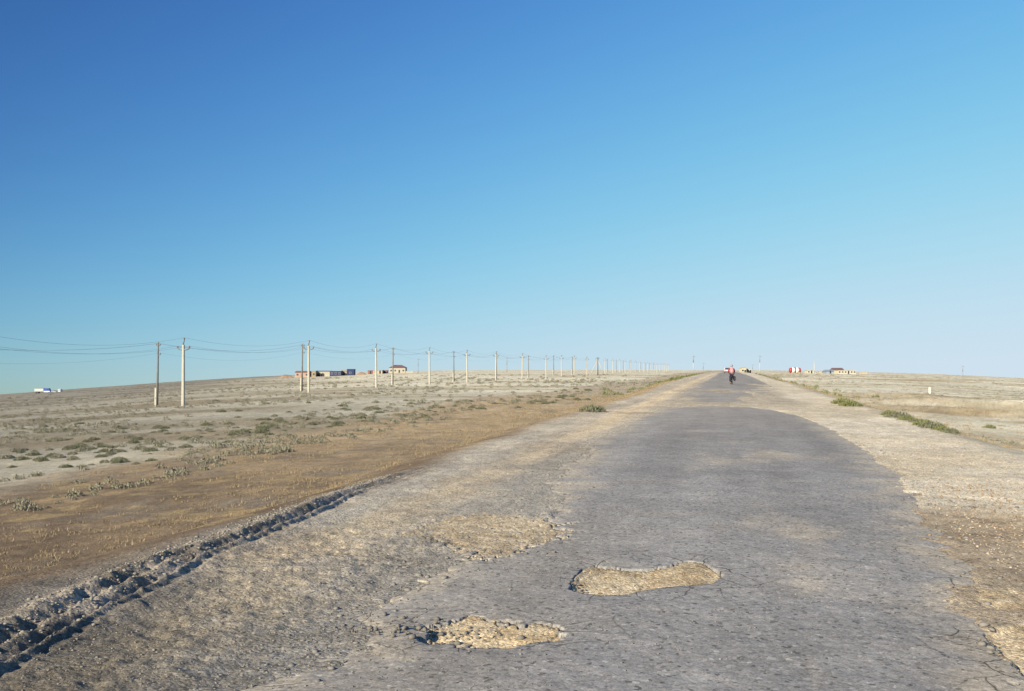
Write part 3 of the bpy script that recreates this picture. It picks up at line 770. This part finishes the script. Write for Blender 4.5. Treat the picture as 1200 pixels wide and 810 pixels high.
# truck, seen from its side, cab to the right
D = 690; X, Y = at(50, D); z = gz(X, Y)
t = empty('parked_truck', (X, Y, z), YAW, 'blue-cabbed truck with white cargo box at far left skyline', 'truck')
MB().box((-2.4, 1.2, 2.35), (6.2, 2.4, 2.1)).build('cargo_box', simple('white_box_panel', (.38, .41, .40), .5, .05, 1), t)
MB().box((-2.4, 1.2, 3.50), (6.3, 2.5, .20)).build('tarpaulin_roof', simple('dark_green_tarpaulin', (.08, .13, .12), .8, .1, 1), t)
MB().prism([(.9, 1.7), (.9, 3.5), (4.2, 3.5), (4.9, 2.6), (5.0, 1.7)], 0, 2.3, 'Y').build('cab', simple('truck_blue', (.035, .07, .30), .4, .1, 1), t)
MB().prism([(3.0, 2.45), (3.0, 3.2), (4.1, 3.2), (4.6, 2.45)], -.03, .02, 'Y').build('cab_window', PANE, t)
MB().prism([(.9, .9), (.9, 1.68), (5.0, 1.68), (5.15, .9)], 0, 2.3, 'Y').build('cab_skirt', simple('truck_pale_skirt', (.55, .60, .68), .5, .05, 1), t)
MB().box((-.6, 1.2, 1.05), (9.8, 1.2, .35)).build('chassis', NIGHT, t)
for xx in (-4.4, -3.2, 3.6):
    for yy in (.2, 2.1):
        o = MB().tube([(xx, yy - .15, .5), (xx, yy + .15, .5)], .52, 16).build('wheel', TYRE, t)
        MB().tube([(xx, yy - .17, .5), (xx, yy + .17, .5)], .24, 12).build('rim', FRAME, o)

# ------------------------------------------------------------------ cyclist
def skin_mesh(verts, edges, radii, root, levels=1):
    me = bpy.data.meshes.new('tmp'); me.from_pydata(verts, edges, []); me.update()
    o = bpy.data.objects.new('tmp', me); C.objects.link(o)
    md = o.modifiers.new('s', 'SKIN'); md.use_smooth_shade = True
    me.skin_vertices[0]
    for i, r in enumerate(radii):
        me.skin_vertices[0].data[i].radius = (r, r) if not isinstance(r, tuple) else r
    me.skin_vertices[0].data[root].use_root = True
    s = o.modifiers.new('ss', 'SUBSURF'); s.levels = levels; s.render_levels = levels
    bpy.context.view_layer.update()
    ev = o.evaluated_get(bpy.context.evaluated_depsgraph_get()); m2 = bpy.data.meshes.new_from_object(ev)
    bpy.data.objects.remove(o); bpy.data.meshes.remove(me)
    return m2

X, Y = at(857.3, 89.5)
zr = float(road_level(np.array([X]), np.array([Y]))[0])
RZB = math.radians(6)
bike = empty('touring_bicycle', (X, Y, zr), RZB, 'loaded touring bicycle ridden by the cyclist in the middle of the road', 'bicycle')
DARK = simple('dark_frame_paint', (.05, .05, .06), .4, .05, 10); CHROME = simple('worn_metal', (.4, .4, .42), .35, .05, 10, 0, .7)
RW = .345
for yy in (-.52, .53):
    wl = MB().torus((0, yy, RW), RW - .022, .023).build('wheel', TYRE, bike)
    MB().torus((0, yy, RW), RW - .05, .010).build('rim', CHROME, wl)
    sp = MB()
    for k in range(16):
        a = 2 * math.pi * k / 16; sp.tube([(.02 * (-1) ** k, yy, RW), (0, yy + math.cos(a) * (RW - .05), RW + math.sin(a) * (RW - .05))], .0015, 3)
    sp.tube([(-.05, yy, RW), (.05, yy, RW)], .022, 8); sp.build('spokes', CHROME, wl)
fr = MB(); bb = (0, -.08, .28); st = (0, -.22, .80); hd = (0, .36, .84); hb = (0, .40, .70)
for a, b in ((bb, st), (st, hd), (bb, hb), (hd, hb)): fr.tube([a, b], .017, 8)
for s in (-1, 1):
    fr.tube([(0, -.08, .28), (s * .06, -.52, RW)], .010, 6); fr.tube([(0, -.21, .76), (s * .06, -.52, RW)], .009, 6); fr.tube([(s * .02, .40, .70), (s * .05, .45, .55), (s * .05, .53, RW)], .012, 6)
fr.build('frame', DARK, bike)
MB().tube([(0, -.22, .80), (0, -.24, .90)], .014, 8).build('seat_post', CHROME, bike)
MB().add([(-.08, -.36, .93), (.08, -.36, .93), (.03, -.18, .94), (.02, -.06, .93), (-.02, -.06, .93), (-.03, -.18, .94), (-.07, -.36, .88), (.07, -.36, .88), (.015, -.07, .90), (-.015, -.07, .90)],
         [(0, 1, 2, 5), (5, 2, 3, 4), (0, 6, 7, 1), (1, 7, 8, 3, 2), (4, 3, 8, 9), (0, 5, 4, 9, 6), (6, 9, 8, 7)]).build('saddle', NIGHT, bike)
MB().tube([(-.27, .34, 1.0), (-.22, .40, 1.02), (0, .42, 1.02), (.22, .40, 1.02), (.27, .34, 1.0)], .014, 8).build('handlebar', CHROME, bike)
MB().tube([(0, .36, .84), (0, .42, 1.02)], .016, 8).build('stem', CHROME, bike)
for s, dz in ((-1, -1), (1, 1)):
    cr_ = MB().tube([(s * .06, -.08, .28), (s * .07, -.08 - .02 * s, .28 + .17 * dz)], .011, 6).build('crank', CHROME, bike)
    MB().box((s * .12, -.10, .28 + .17 * dz), (.10, .08, .02)).build('pedal', NIGHT, cr_)
MB().tube([(-.055, -.2, .73), (-.055, -.62, .74), (.055, -.62, .74), (.055, -.2, .73)], .007, 6).build('rear_rack', DARK, bike)

BAG = simple('black_pannier_fabric', (.022, .022, .035), .8, .2, 20)
def pannier(s, label):
    X2 = s * .20
    t = empty('pannier_bag', (X, Y, zr), RZB, label, 'bag', 'pannier bags on the bicycle')
    MB().add([(X2 + a * .085, -.52 + b * .155, c) for c in (.33, .72) for a, b in ((-1, -.85), (1, -.85), (1, .85), (-1, .85))] ,
             [(0, 3, 2, 1), (4, 5, 6, 7), (0, 1, 5, 4), (1, 2, 6, 5), (2, 3, 7, 6), (3, 0, 4, 7)])
    bm = bmesh.new(); bmesh.ops.create_cube(bm, size=1)
    for v in bm.verts: v.co = Vector((X2 + v.co.x * .17 * (1 if v.co.z > 0 else .8), -.52 + v.co.y * .31, .52 + v.co.z * .40))
    bmesh.ops.bevel(bm, geom=list(bm.edges), offset=.04, segments=3, affect='EDGES')
    me = bpy.data.meshes.new('bag_body'); bm.to_mesh(me); bm.free(); me.materials.append(BAG)
    o = bpy.data.objects.new('bag_body', me); C.objects.link(o); o.parent = t
    MB().box((X2, -.52, .735), (.15, .30, .05)).build('flap', BAG, t)
    MB().box((X2 + s * .088, -.52, .56), (.012, .03, .30)).build('strap', simple('grey_strap', (.3, .3, .3), .8) if 'grey_strap' not in bpy.data.materials else bpy.data.materials['grey_strap'], t)
pannier(-1, 'black pannier bag hanging on the left side of the bicycle')
pannier(1, 'black pannier bag hanging on the right side of the bicycle')

# rider, seen from behind, leaning to the bars: one continuous body
V = []; E = []; Rr = []
def nv(p, r, par=None):
    V.append(p); Rr.append(r)
    if par is not None: E.append((par, len(V) - 1))
    return len(V) - 1
pel = nv((0, -.24, .99), (.155, .12)); w1 = nv((0, -.18, 1.12), (.135, .11), pel); ch = nv((0, -.06, 1.30), (.165, .12), w1); sh_ = nv((0, .02, 1.42), (.12, .09), ch)
nk = nv((0, .06, 1.50), .055, sh_); hd0 = nv((0, .09, 1.57), .08, nk); hd1 = nv((0, .11, 1.65), .098, hd0); hd2 = nv((0, .10, 1.73), .07, hd1)
for s in (-1, 1):
    a1 = nv((s * .19, .02, 1.40), .062, sh_); a2 = nv((s * .27, .14, 1.20), .045, a1); a3 = nv((s * .255, .30, 1.05), .030, a2); a4 = nv((s * .25, .345, 1.035), (.024, .038), a3)
    pm = nv((s * .245, .385, 1.03), (.02, .042), a4)
    for k in range(4):
        fx = s * (.275 - .02 * k)
        f1 = nv((fx, .41, 1.028 - .002 * k), .0095, pm); f2 = nv((fx, .425, 1.000), .009, f1); f3 = nv((fx, .40, .985 + .002 * k), .008, f2)
    t1 = nv((s * .215, .36, 1.015), .011, a4); t2 = nv((s * .215, .385, .99), .009, t1)
    up = s > 0
    l1 = nv((s * .10, -.20, .93), .092, pel)
    kn = nv((s * .12, .17, .80) if up else (s * .10, .05, .60), .058, l1)
    cf = nv((s * .12, .06, .64) if up else (s * .10, -.02, .38), .054, kn)
    an = nv((s * .115, -.08, .51) if up else (s * .11, -.11, .17), .036, cf)
    hl = nv((s * .115, -.12, .475) if up else (s * .11, -.15, .135), .036, an)
    to = nv((s * .12, .07, .475) if up else (s * .115, .05, .135), .036, an)
me = skin_mesh(V, E, Rr, 0, 1)
SKIN = simple('tanned_skin', (.42, .25, .17), .6, .05, 10); me.materials.append(SKIN)
rider = bpy.data.objects.new('person', me); C.objects.link(rider); rider.location = (X, Y, zr); rider.rotation_euler.z = RZB
tag(rider, 'cyclist in a red jacket with pale pink back, riding away along the road', 'person')
def garment(name, idx, grow, mat):
    """clothing: its own skinned shell over the chosen bones"""
    mp = {i: k for k, i in enumerate(idx)}
    es = [(mp[a], mp[b]) for a, b in E if a in mp and b in mp]
    m2 = skin_mesh([V[i] for i in idx], es, [tuple(q + grow for q in Rr[i]) if isinstance(Rr[i], tuple) else Rr[i] + grow for i in idx], 0, 1)
    m2.materials.append(mat); o = bpy.data.objects.new(name, m2); C.objects.link(o); o.parent = rider; return o
nb = 8; per = (len(V) - nb) // 2
arm = lambda k: [nb + k * per + i for i in range(3)]
leg = lambda k: [nb + k * per + per - 6 + i for i in range(4)]
foot = lambda k: [nb + k * per + per - 3, nb + k * per + per - 2, nb + k * per + per - 1]
garment('jacket', [1, 2, 3] + arm(0) + arm(1), .022, simple('red_jacket', (.36, .035, .05), .8, .15, 12))
garment('trousers', [0] + leg(0) + leg(1), .018, simple('dark_trousers', (.035, .025, .05), .85, .1, 12))
for k in (0, 1): garment('shoe', foot(k), .012, NIGHT)
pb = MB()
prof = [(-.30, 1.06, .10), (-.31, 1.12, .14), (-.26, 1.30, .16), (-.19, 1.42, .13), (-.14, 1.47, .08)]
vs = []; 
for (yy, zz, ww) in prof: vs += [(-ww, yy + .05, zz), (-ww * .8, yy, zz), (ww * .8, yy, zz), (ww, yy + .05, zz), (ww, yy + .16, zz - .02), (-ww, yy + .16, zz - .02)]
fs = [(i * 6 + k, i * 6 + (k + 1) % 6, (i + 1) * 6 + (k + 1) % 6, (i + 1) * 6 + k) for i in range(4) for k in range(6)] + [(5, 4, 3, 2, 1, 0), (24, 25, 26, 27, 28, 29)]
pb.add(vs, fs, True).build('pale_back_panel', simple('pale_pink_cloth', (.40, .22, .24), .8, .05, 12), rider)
hm = MB(); 
hm.tube([(0, .08, 1.60), (0, .09, 1.64), (0, .10, 1.68), (0, .10, 1.72), (0, .10, 1.77), (0, .10, 1.80), (0, .10, 1.815)], [.085, .115, .125, .128, .10, .06, .01], 14).build('helmet', simple('grey_helmet', (.25, .24, .27), .5, .05, 9), rider)
for s in (-1, 1): MB().tube([(s * .088, .10, 1.62), (s * .105, .095, 1.63), (s * .100, .09, 1.66)], [.014, .018, .010], 6).build('ear', SKIN, rider)
MB().tube([(0, .185, 1.66), (0, .225, 1.63), (0, .19, 1.62)], [.010, .016, .010], 6).build('nose', SKIN, rider)
for s in (-1, 1): MB().tube([(s * .035, .190, 1.672), (s * .035, .202, 1.672)], [.016, .008], 8).build('eye', FRAME, rider)
MB().tube([(-.025, .185, 1.585), (.025, .185, 1.585)], .008, 6).build('mouth', simple('lips', (.35, .12, .10), .6), rider)

# ------------------------------------------------------------------ plants, clods and gravel
def leafy(n, r, h, lw, lh, seed, up=.5):
    """many small blades spread through a low mound"""
    g = np.random.default_rng(seed)
    a = g.uniform(0, 2 * math.pi, n); q = np.sqrt(g.uniform(0, 1, n)); x = np.cos(a) * q * r * (1 + .25 * np.sin(3 * a + seed)); y = np.sin(a) * q * r * (1 + .25 * np.cos(2 * a + seed))
    hz = h * (1 - q ** 2 * .8) * g.uniform(.1, 1, n)
    th = g.uniform(0, 2 * math.pi, n); ti = g.uniform(0, 1, n) * (1 - up) * 1.4
    dx = np.cos(th); dy = np.sin(th)
    c = np.stack([x, y, hz], 1); side = np.stack([-dy, dx, np.zeros(n)], 1) * (lw * g.uniform(.6, 1.3, n))[:, None]
    tip = np.stack([dx * np.sin(ti), dy * np.sin(ti), np.cos(ti)], 1) * (lh * g.uniform(.5, 1.3, n))[:, None]
    v = np.stack([c - side, c + side, c + tip * .6 + side * .8, c + tip], 1).reshape(-1, 3)
    return v
def blades_object(name, V_, mats, parent=None, per=4):
    n = len(V_) // per
    me = bpy.data.meshes.new(name); me.vertices.add(len(V_)); me.vertices.foreach_set('co', V_.astype(np.float32).ravel())
    me.loops.add(n * per); me.loops.foreach_set('vertex_index', np.arange(n * per, dtype=np.int32))
    me.polygons.add(n); me.polygons.foreach_set('loop_start', np.arange(0, n * per, per, dtype=np.int32)); me.update(calc_edges=True)
    me.materials.append(mats); o = bpy.data.objects.new(name, me); C.objects.link(o)
    if parent: o.parent = parent
    return o
def leaf_mat(name, a, b):
    m = simple(name, a, .8, .15, 4); n = m.node_tree.nodes; l = m.node_tree.links
    mx = [x for x in n if x.type == 'MIX'][0]; mx.inputs[6].default_value = (*a, 1); mx.inputs[7].default_value = (*b, 1)
    mx2 = [x for x in n if x.type == 'TEX_NOISE'][0]; mx2.inputs['Scale'].default_value = 9
    return m
GREEN = leaf_mat('saltbush_leaves', (.07, .08, .045), (.19, .19, .125)); GREEN2 = leaf_mat('fresh_green_leaves', (.08, .10, .035), (.20, .205, .09))
SAGE = leaf_mat('sage_leaves', (.12, .12, .085), (.26, .24, .18)); STRAW = leaf_mat('dry_straw', (.17, .125, .07), (.33, .26, .16)); TWIG = simple('twig', (.12, .09, .06), .9)

# bushes set apart enough to be counted
protos = []
def bush_proto(seed, mat):
    t = empty('saltbush', (0, 0, 0), 0, 'x', 'shrub')
    blades_object('foliage', leafy(560, .42, .25, .016, .08, seed), mat, t)
    m = MB(); g = random.Random(seed)
    for k in range(9):
        a = g.uniform(0, 6.28); q = g.uniform(.1, .3); m.tube([(0, 0, -.04), (math.cos(a) * q * .5, math.sin(a) * q * .5, .08), (math.cos(a) * q, math.sin(a) * q, g.uniform(.12, .26))], [.012, .008, .004], 4)
    m.build('stem', TWIG, t)
    return t
used = {}
def put_bush(key, mat, x, y, s, label, group=None):
    z = gz(x, y) - .02
    if key not in used: o = bush_proto(key, mat); used[key] = o; o['label'] = label; o.location = (x, y, z); o.rotation_euler.z = random.uniform(0, 6); o.scale = (s, s, s * .9)
    else: o = copy_tree(used[key], (x, y, z), random.uniform(0, 6), label, group, s); 
    if group: o['group'] = group
    elif 'group' in o: del o['group']
    return o
def ray_ground(px, py):
    """plan point where the photo ray through (px, py) meets the ground"""
    D = 3.0 * 1.02 ** np.arange(290)
    P = FWD[None] * D[:, None] + RGT[None] * ((px - 600) / F_PX * D)[:, None]
    hit = gz_many(P[:, 0], P[:, 1]) >= CAM_H - (py - 428.0) / F_PX * D
    k = int(np.argmax(hit)) if hit.any() else -1
    return float(P[k, 0]), float(P[k, 1])
for i, (px, py, s, lab) in enumerate([(987, 472, 1.25, 'low bright green shrub at the edge of the right shoulder, farthest of that row'), (996, 474.5, 1.1, 'green shrub second from the far end of the right-hand row')]):
    x, y = gp(px, py + 1); put_bush(3, GREEN2, x, y, s, lab)
for i, px in enumerate(np.linspace(1030, 1096, 8)):
    py = 486 + (px - 1030) / 66 * 18.5; x, y = gp(px, py)
    put_bush(4 if i % 2 else 3, GREEN, x + .35, y, .72 + .2 * math.sin(i * 1.7), 'green shrub in the close row along the right shoulder edge', 'row of green shrubs on the right bank')
x, y = ray_ground(1159, 502); put_bush(3, GREEN2, x, y, .9, 'small lone green shrub on the right-hand plain near the frame edge')
x, y = gp(704, 482); put_bush(4, GREEN, x - .3, y, 1.15, 'round green shrub on the edge of the left shoulder')
# scrub of the left field
def bush_spots():
    g = random.Random(11); pts = []
    for _ in range(900):
        px = g.uniform(0, 690); line = np.interp(px, [0, 150, 300, 450, 600, 690], [528, 526, 500, 489, 472, 462])
        py = line + g.gauss(0, np.interp(px, [0, 300, 690], [17, 12, 4]))
        top = np.interp(px, [0, 300, 690], [478, 462, 448]); bot = np.interp(px, [0, 200, 300, 540, 690], [560, 542, 512, 488, 470])
        if py < top or py > bot: continue
        pts.append((px, py))
    return pts
sp = bush_spots(); taken = 0
for (px, py) in sp[:285]:
    x, y = ray_ground(px, py); D = math.hypot(x, y)
    key = random.choice([5, 6, 7, 8])
    put_bush(key, {5: GREEN, 6: SAGE, 7: SAGE, 8: GREEN}[key], x, y, random.uniform(.22, .66) * (1.0 + D / 150), 'grey-green scrub bush scattered on the plain left of the road', 'scrub bushes on the left-hand plain')

def scatter_cover(name, mat, label, spots, blades, r, h, lw, lh, seed):
    base = [leafy(blades, r, h, lw, lh, seed + k) for k in range(4)]; out_ = []
    x = np.array([p[0] for p in spots]); y = np.array([p[1] for p in spots]); z = gz_many(x, y)
    g = np.random.default_rng(seed)
    for i in range(len(x)):
        b = base[i % 4]; s = g.uniform(.5, 1.3) * spots[i][2]; a = g.uniform(0, 6.28); cs, sn = math.cos(a), math.sin(a)
        v = np.empty_like(b); v[:, 0] = (b[:, 0] * cs - b[:, 1] * sn) * s + x[i]; v[:, 1] = (b[:, 0] * sn + b[:, 1] * cs) * s + y[i]; v[:, 2] = b[:, 2] * s + z[i] - .01
        out_.append(v)
    o = blades_object(name, np.concatenate(out_), mat); tag(o, label, 'ground cover', None, 'stuff'); return o
g = np.random.default_rng(5)
# scrub cover left and right
N = 12000
D = np.exp(g.uniform(math.log(24), math.log(420), N)); u = g.uniform(-100, 1320, N)
P = FWD[None] * D[:, None] + RGT[None] * ((u - 600) / F_PX * D)[:, None]
dens = fbm(P[:, 0], P[:, 1], 11, 3, 201) + .5 * fbm(P[:, 0], P[:, 1], 45, 2, 202)
keep_ = ((P[:, 0] < -17) | (P[:, 0] > 12)) & (dens + g.uniform(-.5, .5, N) > .12)
P = P[keep_]; Dk = D[keep_]
L = P[:, 0] < 0
scatter_cover('scrub_cover', SAGE, 'sparse sage-grey scrub dotting the plain left of the road', [(p[0], p[1], .8 + d / 190) for p, d in zip(P[L], Dk[L])], 70, .22, .17, .018, .07, 300)
scatter_cover('scrub_cover', SAGE, 'sparse pale scrub dotting the plain right of the road', [(p[0], p[1], .7 + d / 220) for p, d in zip(P[~L], Dk[~L])], 50, .26, .12, .02, .06, 310)
# greener tufts crowding the bank near the top of the rise
N = 420; Y0 = g.uniform(110, 280, N); X0 = np.where(g.uniform(0, 1, N) < .7, -1, 1) * (6.8 + g.gamma(1.5, 2.0, N))
scatter_cover('weeds', GREEN2, 'yellow-green weeds crowding the banks where the road tops the rise', [(a, b, 1.6) for a, b in zip(X0, Y0)], 60, .3, .22, .03, .09, 340)
# dry grass on the left bank foot and behind the right bank
N = 15000
D = np.exp(g.uniform(math.log(6), math.log(120), N)); X0 = -5.6 - g.gamma(2.0, 4.0, N)
Y0 = np.sqrt(np.maximum(D ** 2 - X0 ** 2, 4.0))
dens = fbm(X0, Y0, 2.4, 3, 205) + g.uniform(-.6, .6, N); k_ = (dens > 0) & (X0 > -24)
scatter_cover('dry_grass', STRAW, 'thin straw-coloured dry grass on the strip below the left bank', [(a, b, .55 + c / 60) for a, b, c in zip(X0[k_], Y0[k_], D[k_])], 14, .10, .03, .006, .055, 320)
N = 3500
Y0 = np.exp(g.uniform(math.log(16), math.log(140), N)); X0 = 5.8 + g.gamma(1.6, 3.0, N)
dens = fbm(X0, Y0, 3.4, 3, 206) + g.uniform(-.5, .5, N); k_ = dens > 0
scatter_cover('dry_grass', STRAW, 'thin straw-coloured dry grass beyond the right bank', [(a, b, .6 + b / 70) for a, b in zip(X0[k_], Y0[k_])], 14, .12, .03, .007, .06, 330)

def rocks(name, mat, label, x, y, size, seed, sink=.3, zf=None):
    size = np.minimum(size, np.median(size) * 2.3)
    g = np.random.default_rng(seed)
    base = []
    for k in range(6):
        bm = bmesh.new(); bmesh.ops.create_icosphere(bm, subdivisions=1, radius=1)
        bm.verts.ensure_lookup_table()
        v = np.array([vv.co[:] for vv in bm.verts]) * g.uniform(.5, 1.25, (len(bm.verts), 1)) * np.array([1, g.uniform(.6, 1), g.uniform(.35, .7)])
        base.append(v); faces = np.array([[q.index for q in f_.verts] for f_ in bm.faces]); bm.free()
    z = gz_many(x, y) if zf is None else zf(x, y)
    n = len(x); nvv = len(base[0]); allv = np.empty((n, nvv, 3))
    ang_ = g.uniform(0, 6.28, n)
    for k in range(6):
        s_ = np.arange(n) % 6 == k; c, s = np.cos(ang_[s_]), np.sin(ang_[s_]); b = base[k]
        allv[s_, :, 0] = (b[None, :, 0] * c[:, None] - b[None, :, 1] * s[:, None]) * size[s_, None] + x[s_, None]
        allv[s_, :, 1] = (b[None, :, 0] * s[:, None] + b[None, :, 1] * c[:, None]) * size[s_, None] + y[s_, None]
        allv[s_, :, 2] = b[None, :, 2] * size[s_, None] + (z[s_] + size[s_] * (.5 - sink))[:, None]
    fs = (faces[None] + (np.arange(n) * nvv)[:, None, None]).reshape(-1, 3)
    me = bpy.data.meshes.new(name); me.vertices.add(n * nvv); me.vertices.foreach_set('co', allv.astype(np.float32).ravel())
    me.loops.add(fs.size); me.loops.foreach_set('vertex_index', fs.ravel().astype(np.int32)); me.polygons.add(len(fs))
    me.polygons.foreach_set('loop_start', np.arange(0, fs.size, 3, dtype=np.int32)); me.update(calc_edges=True)
    me.materials.append(mat); o = bpy.data.objects.new(name, me); C.objects.link(o)
    tag(o, label, 'gravel', None, 'stuff'); return o
def stone_mat(name, a, b):
    m = simple(name, a, .9, .2, 14, .3); mx = [x for x in m.node_tree.nodes if x.type == 'MIX'][0]
    mx.inputs[6].default_value = (*a, 1); mx.inputs[7].default_value = (*b, 1); return m
ST_G = stone_mat('grey_gravel', (.10, .093, .085), (.28, .25, .215)); ST_C = stone_mat('dry_clods', (.15, .138, .12), (.28, .26, .225)); ST_B = stone_mat('rusty_rubble', (.11, .075, .05), (.36, .27, .18))
# shoulder gravel, left
N = 10000; Y0 = np.exp(g.uniform(math.log(4.2), math.log(26), N)); X0 = g.uniform(-5.3, -2.0, N)
k_ = fbm(X0, Y0, .9, 3, 210) + g.uniform(-.6, .6, N) > -.1
rocks('gravel', ST_G, 'loose grey gravel strewn over the left shoulder', X0[k_], Y0[k_], np.exp(g.normal(math.log(.0058), .45, k_.sum())), 401)
N = 7000; Y0 = np.exp(g.uniform(math.log(4.4), math.log(26), N)); X0 = g.uniform(2.3, 5.5, N)
rocks('gravel', stone_mat('sandy_gravel', (.26, .20, .14), (.55, .46, .35)), 'loose sandy gravel strewn over the right shoulder', X0, Y0, np.exp(g.normal(math.log(.0085), .4, N)), 402)
N = 1500; Y0 = g.uniform(4.3, 15.5, N); X0 = rut_x(Y0) - .22 + g.normal(0, .15, N)
rocks('dirt_clods', ST_C, 'grey dirt clods heaped along the ploughed-up rut on the left', X0, Y0, np.exp(g.normal(math.log(.010), .5, N)), 403)
N = 1500; Y0 = g.uniform(5.5, 16, N); X0 = 3.4 + g.normal(0, .55, N)
rocks('rubble', ST_B, 'rusty brown rubble at the broken right edge of the asphalt', X0, Y0, np.exp(g.normal(math.log(.014), .5, N)), 404)
# rubble in and round the potholes
xs_, ys_ = [], []
for i, (poly, dep, rag) in enumerate(HOLES_W):
    Pp = np.array(poly); n = 150 if i in (1, 3) else 60
    qx = g.uniform(Pp[:, 0].min() - .1, Pp[:, 0].max() + .1, n); qy = g.uniform(Pp[:, 1].min() - .1, Pp[:, 1].max() + .1, n)
    s_ = sdf(qx, qy, poly); kk = (s_ > .01); xs_.append(qx[kk]); ys_.append(qy[kk])
xs_ = np.concatenate(xs_); ys_ = np.concatenate(ys_)
rocks('rubble', stone_mat('pothole_gravel', (.24, .18, .11), (.46, .38, .26)), 'tan gravel lying in the potholes', xs_, ys_, np.exp(g.normal(math.log(.008), .4, len(xs_))), 405)
# lumps of broken asphalt heaped at the left rims of the holes
lump = []
for (px, py, sx_, sy_, n_) in ((500, 735, .26, .15, 130), (600, 648, .30, .08, 30), (676, 684, .05, .05, 10), (1158, 752, .04, .10, 10), (1120, 590, .5, .5, 60)):
    qx, qy = gp(px, py); lump.append(np.stack([qx + g.normal(0, sx_, n_), qy + g.normal(0, sy_, n_)], 1))
lump = np.concatenate(lump)
rocks('asphalt_rubble', stone_mat('asphalt_lumps', (.07, .066, .062), (.22, .20, .175)), 'broken dark asphalt lumps at the rims of the potholes', lump[:, 0], lump[:, 1], np.exp(g.normal(math.log(.013), .5, len(lump))), 407, .2, lambda a, b: np.maximum(gz_many(a, b), np.where(slab(a, b)[0], -9, road_level(a, b))))
# flat fragments broken off the two edges of the slab
Y0 = g.uniform(4.6, 22, 420); X0 = np.interp(Y0, LP[:, 1], LP[:, 0]) + g.normal(-.15, .28, 420)
Y1 = g.uniform(5.0, 24, 260); X1 = np.interp(Y1, RP[:, 1], RP[:, 0]) + g.normal(.12, .16, 260)
X0 = np.concatenate([X0, X1]); Y0 = np.concatenate([Y0, Y1])
rocks('asphalt_fragments', stone_mat('asphalt_fragments', (.11, .105, .10), (.27, .25, .22)), 'flat grey asphalt fragments along both crumbling edges of the road', X0, Y0, np.exp(g.normal(math.log(.016), .5, len(X0))), 408, .45, lambda a, b: np.maximum(gz_many(a, b), np.where(slab(a, b)[0], -9, road_level(a, b))))
# crumbled asphalt chips on the slab itself
N = 5200; Y0 = np.exp(g.uniform(math.log(4.4), math.log(16), N)); X0 = g.uniform(-2.9, 2.6, N)
k_ = (fbm(X0, Y0, .7, 3, 211) + g.uniform(-.5, .5, N) - .25 * np.clip(X0 + 1, 0, 2)) > .05
gone_, _, _ = slab(X0, Y0); k_ &= ~gone_
rocks('asphalt_chips', stone_mat('asphalt_chips', (.07, .07, .07), (.30, .29, .27)), 'small loose chips scattered on the worn asphalt', X0[k_], Y0[k_], np.exp(g.normal(math.log(.0055), .4, k_.sum())), 406, .3, lambda a, b: road_level(a, b))
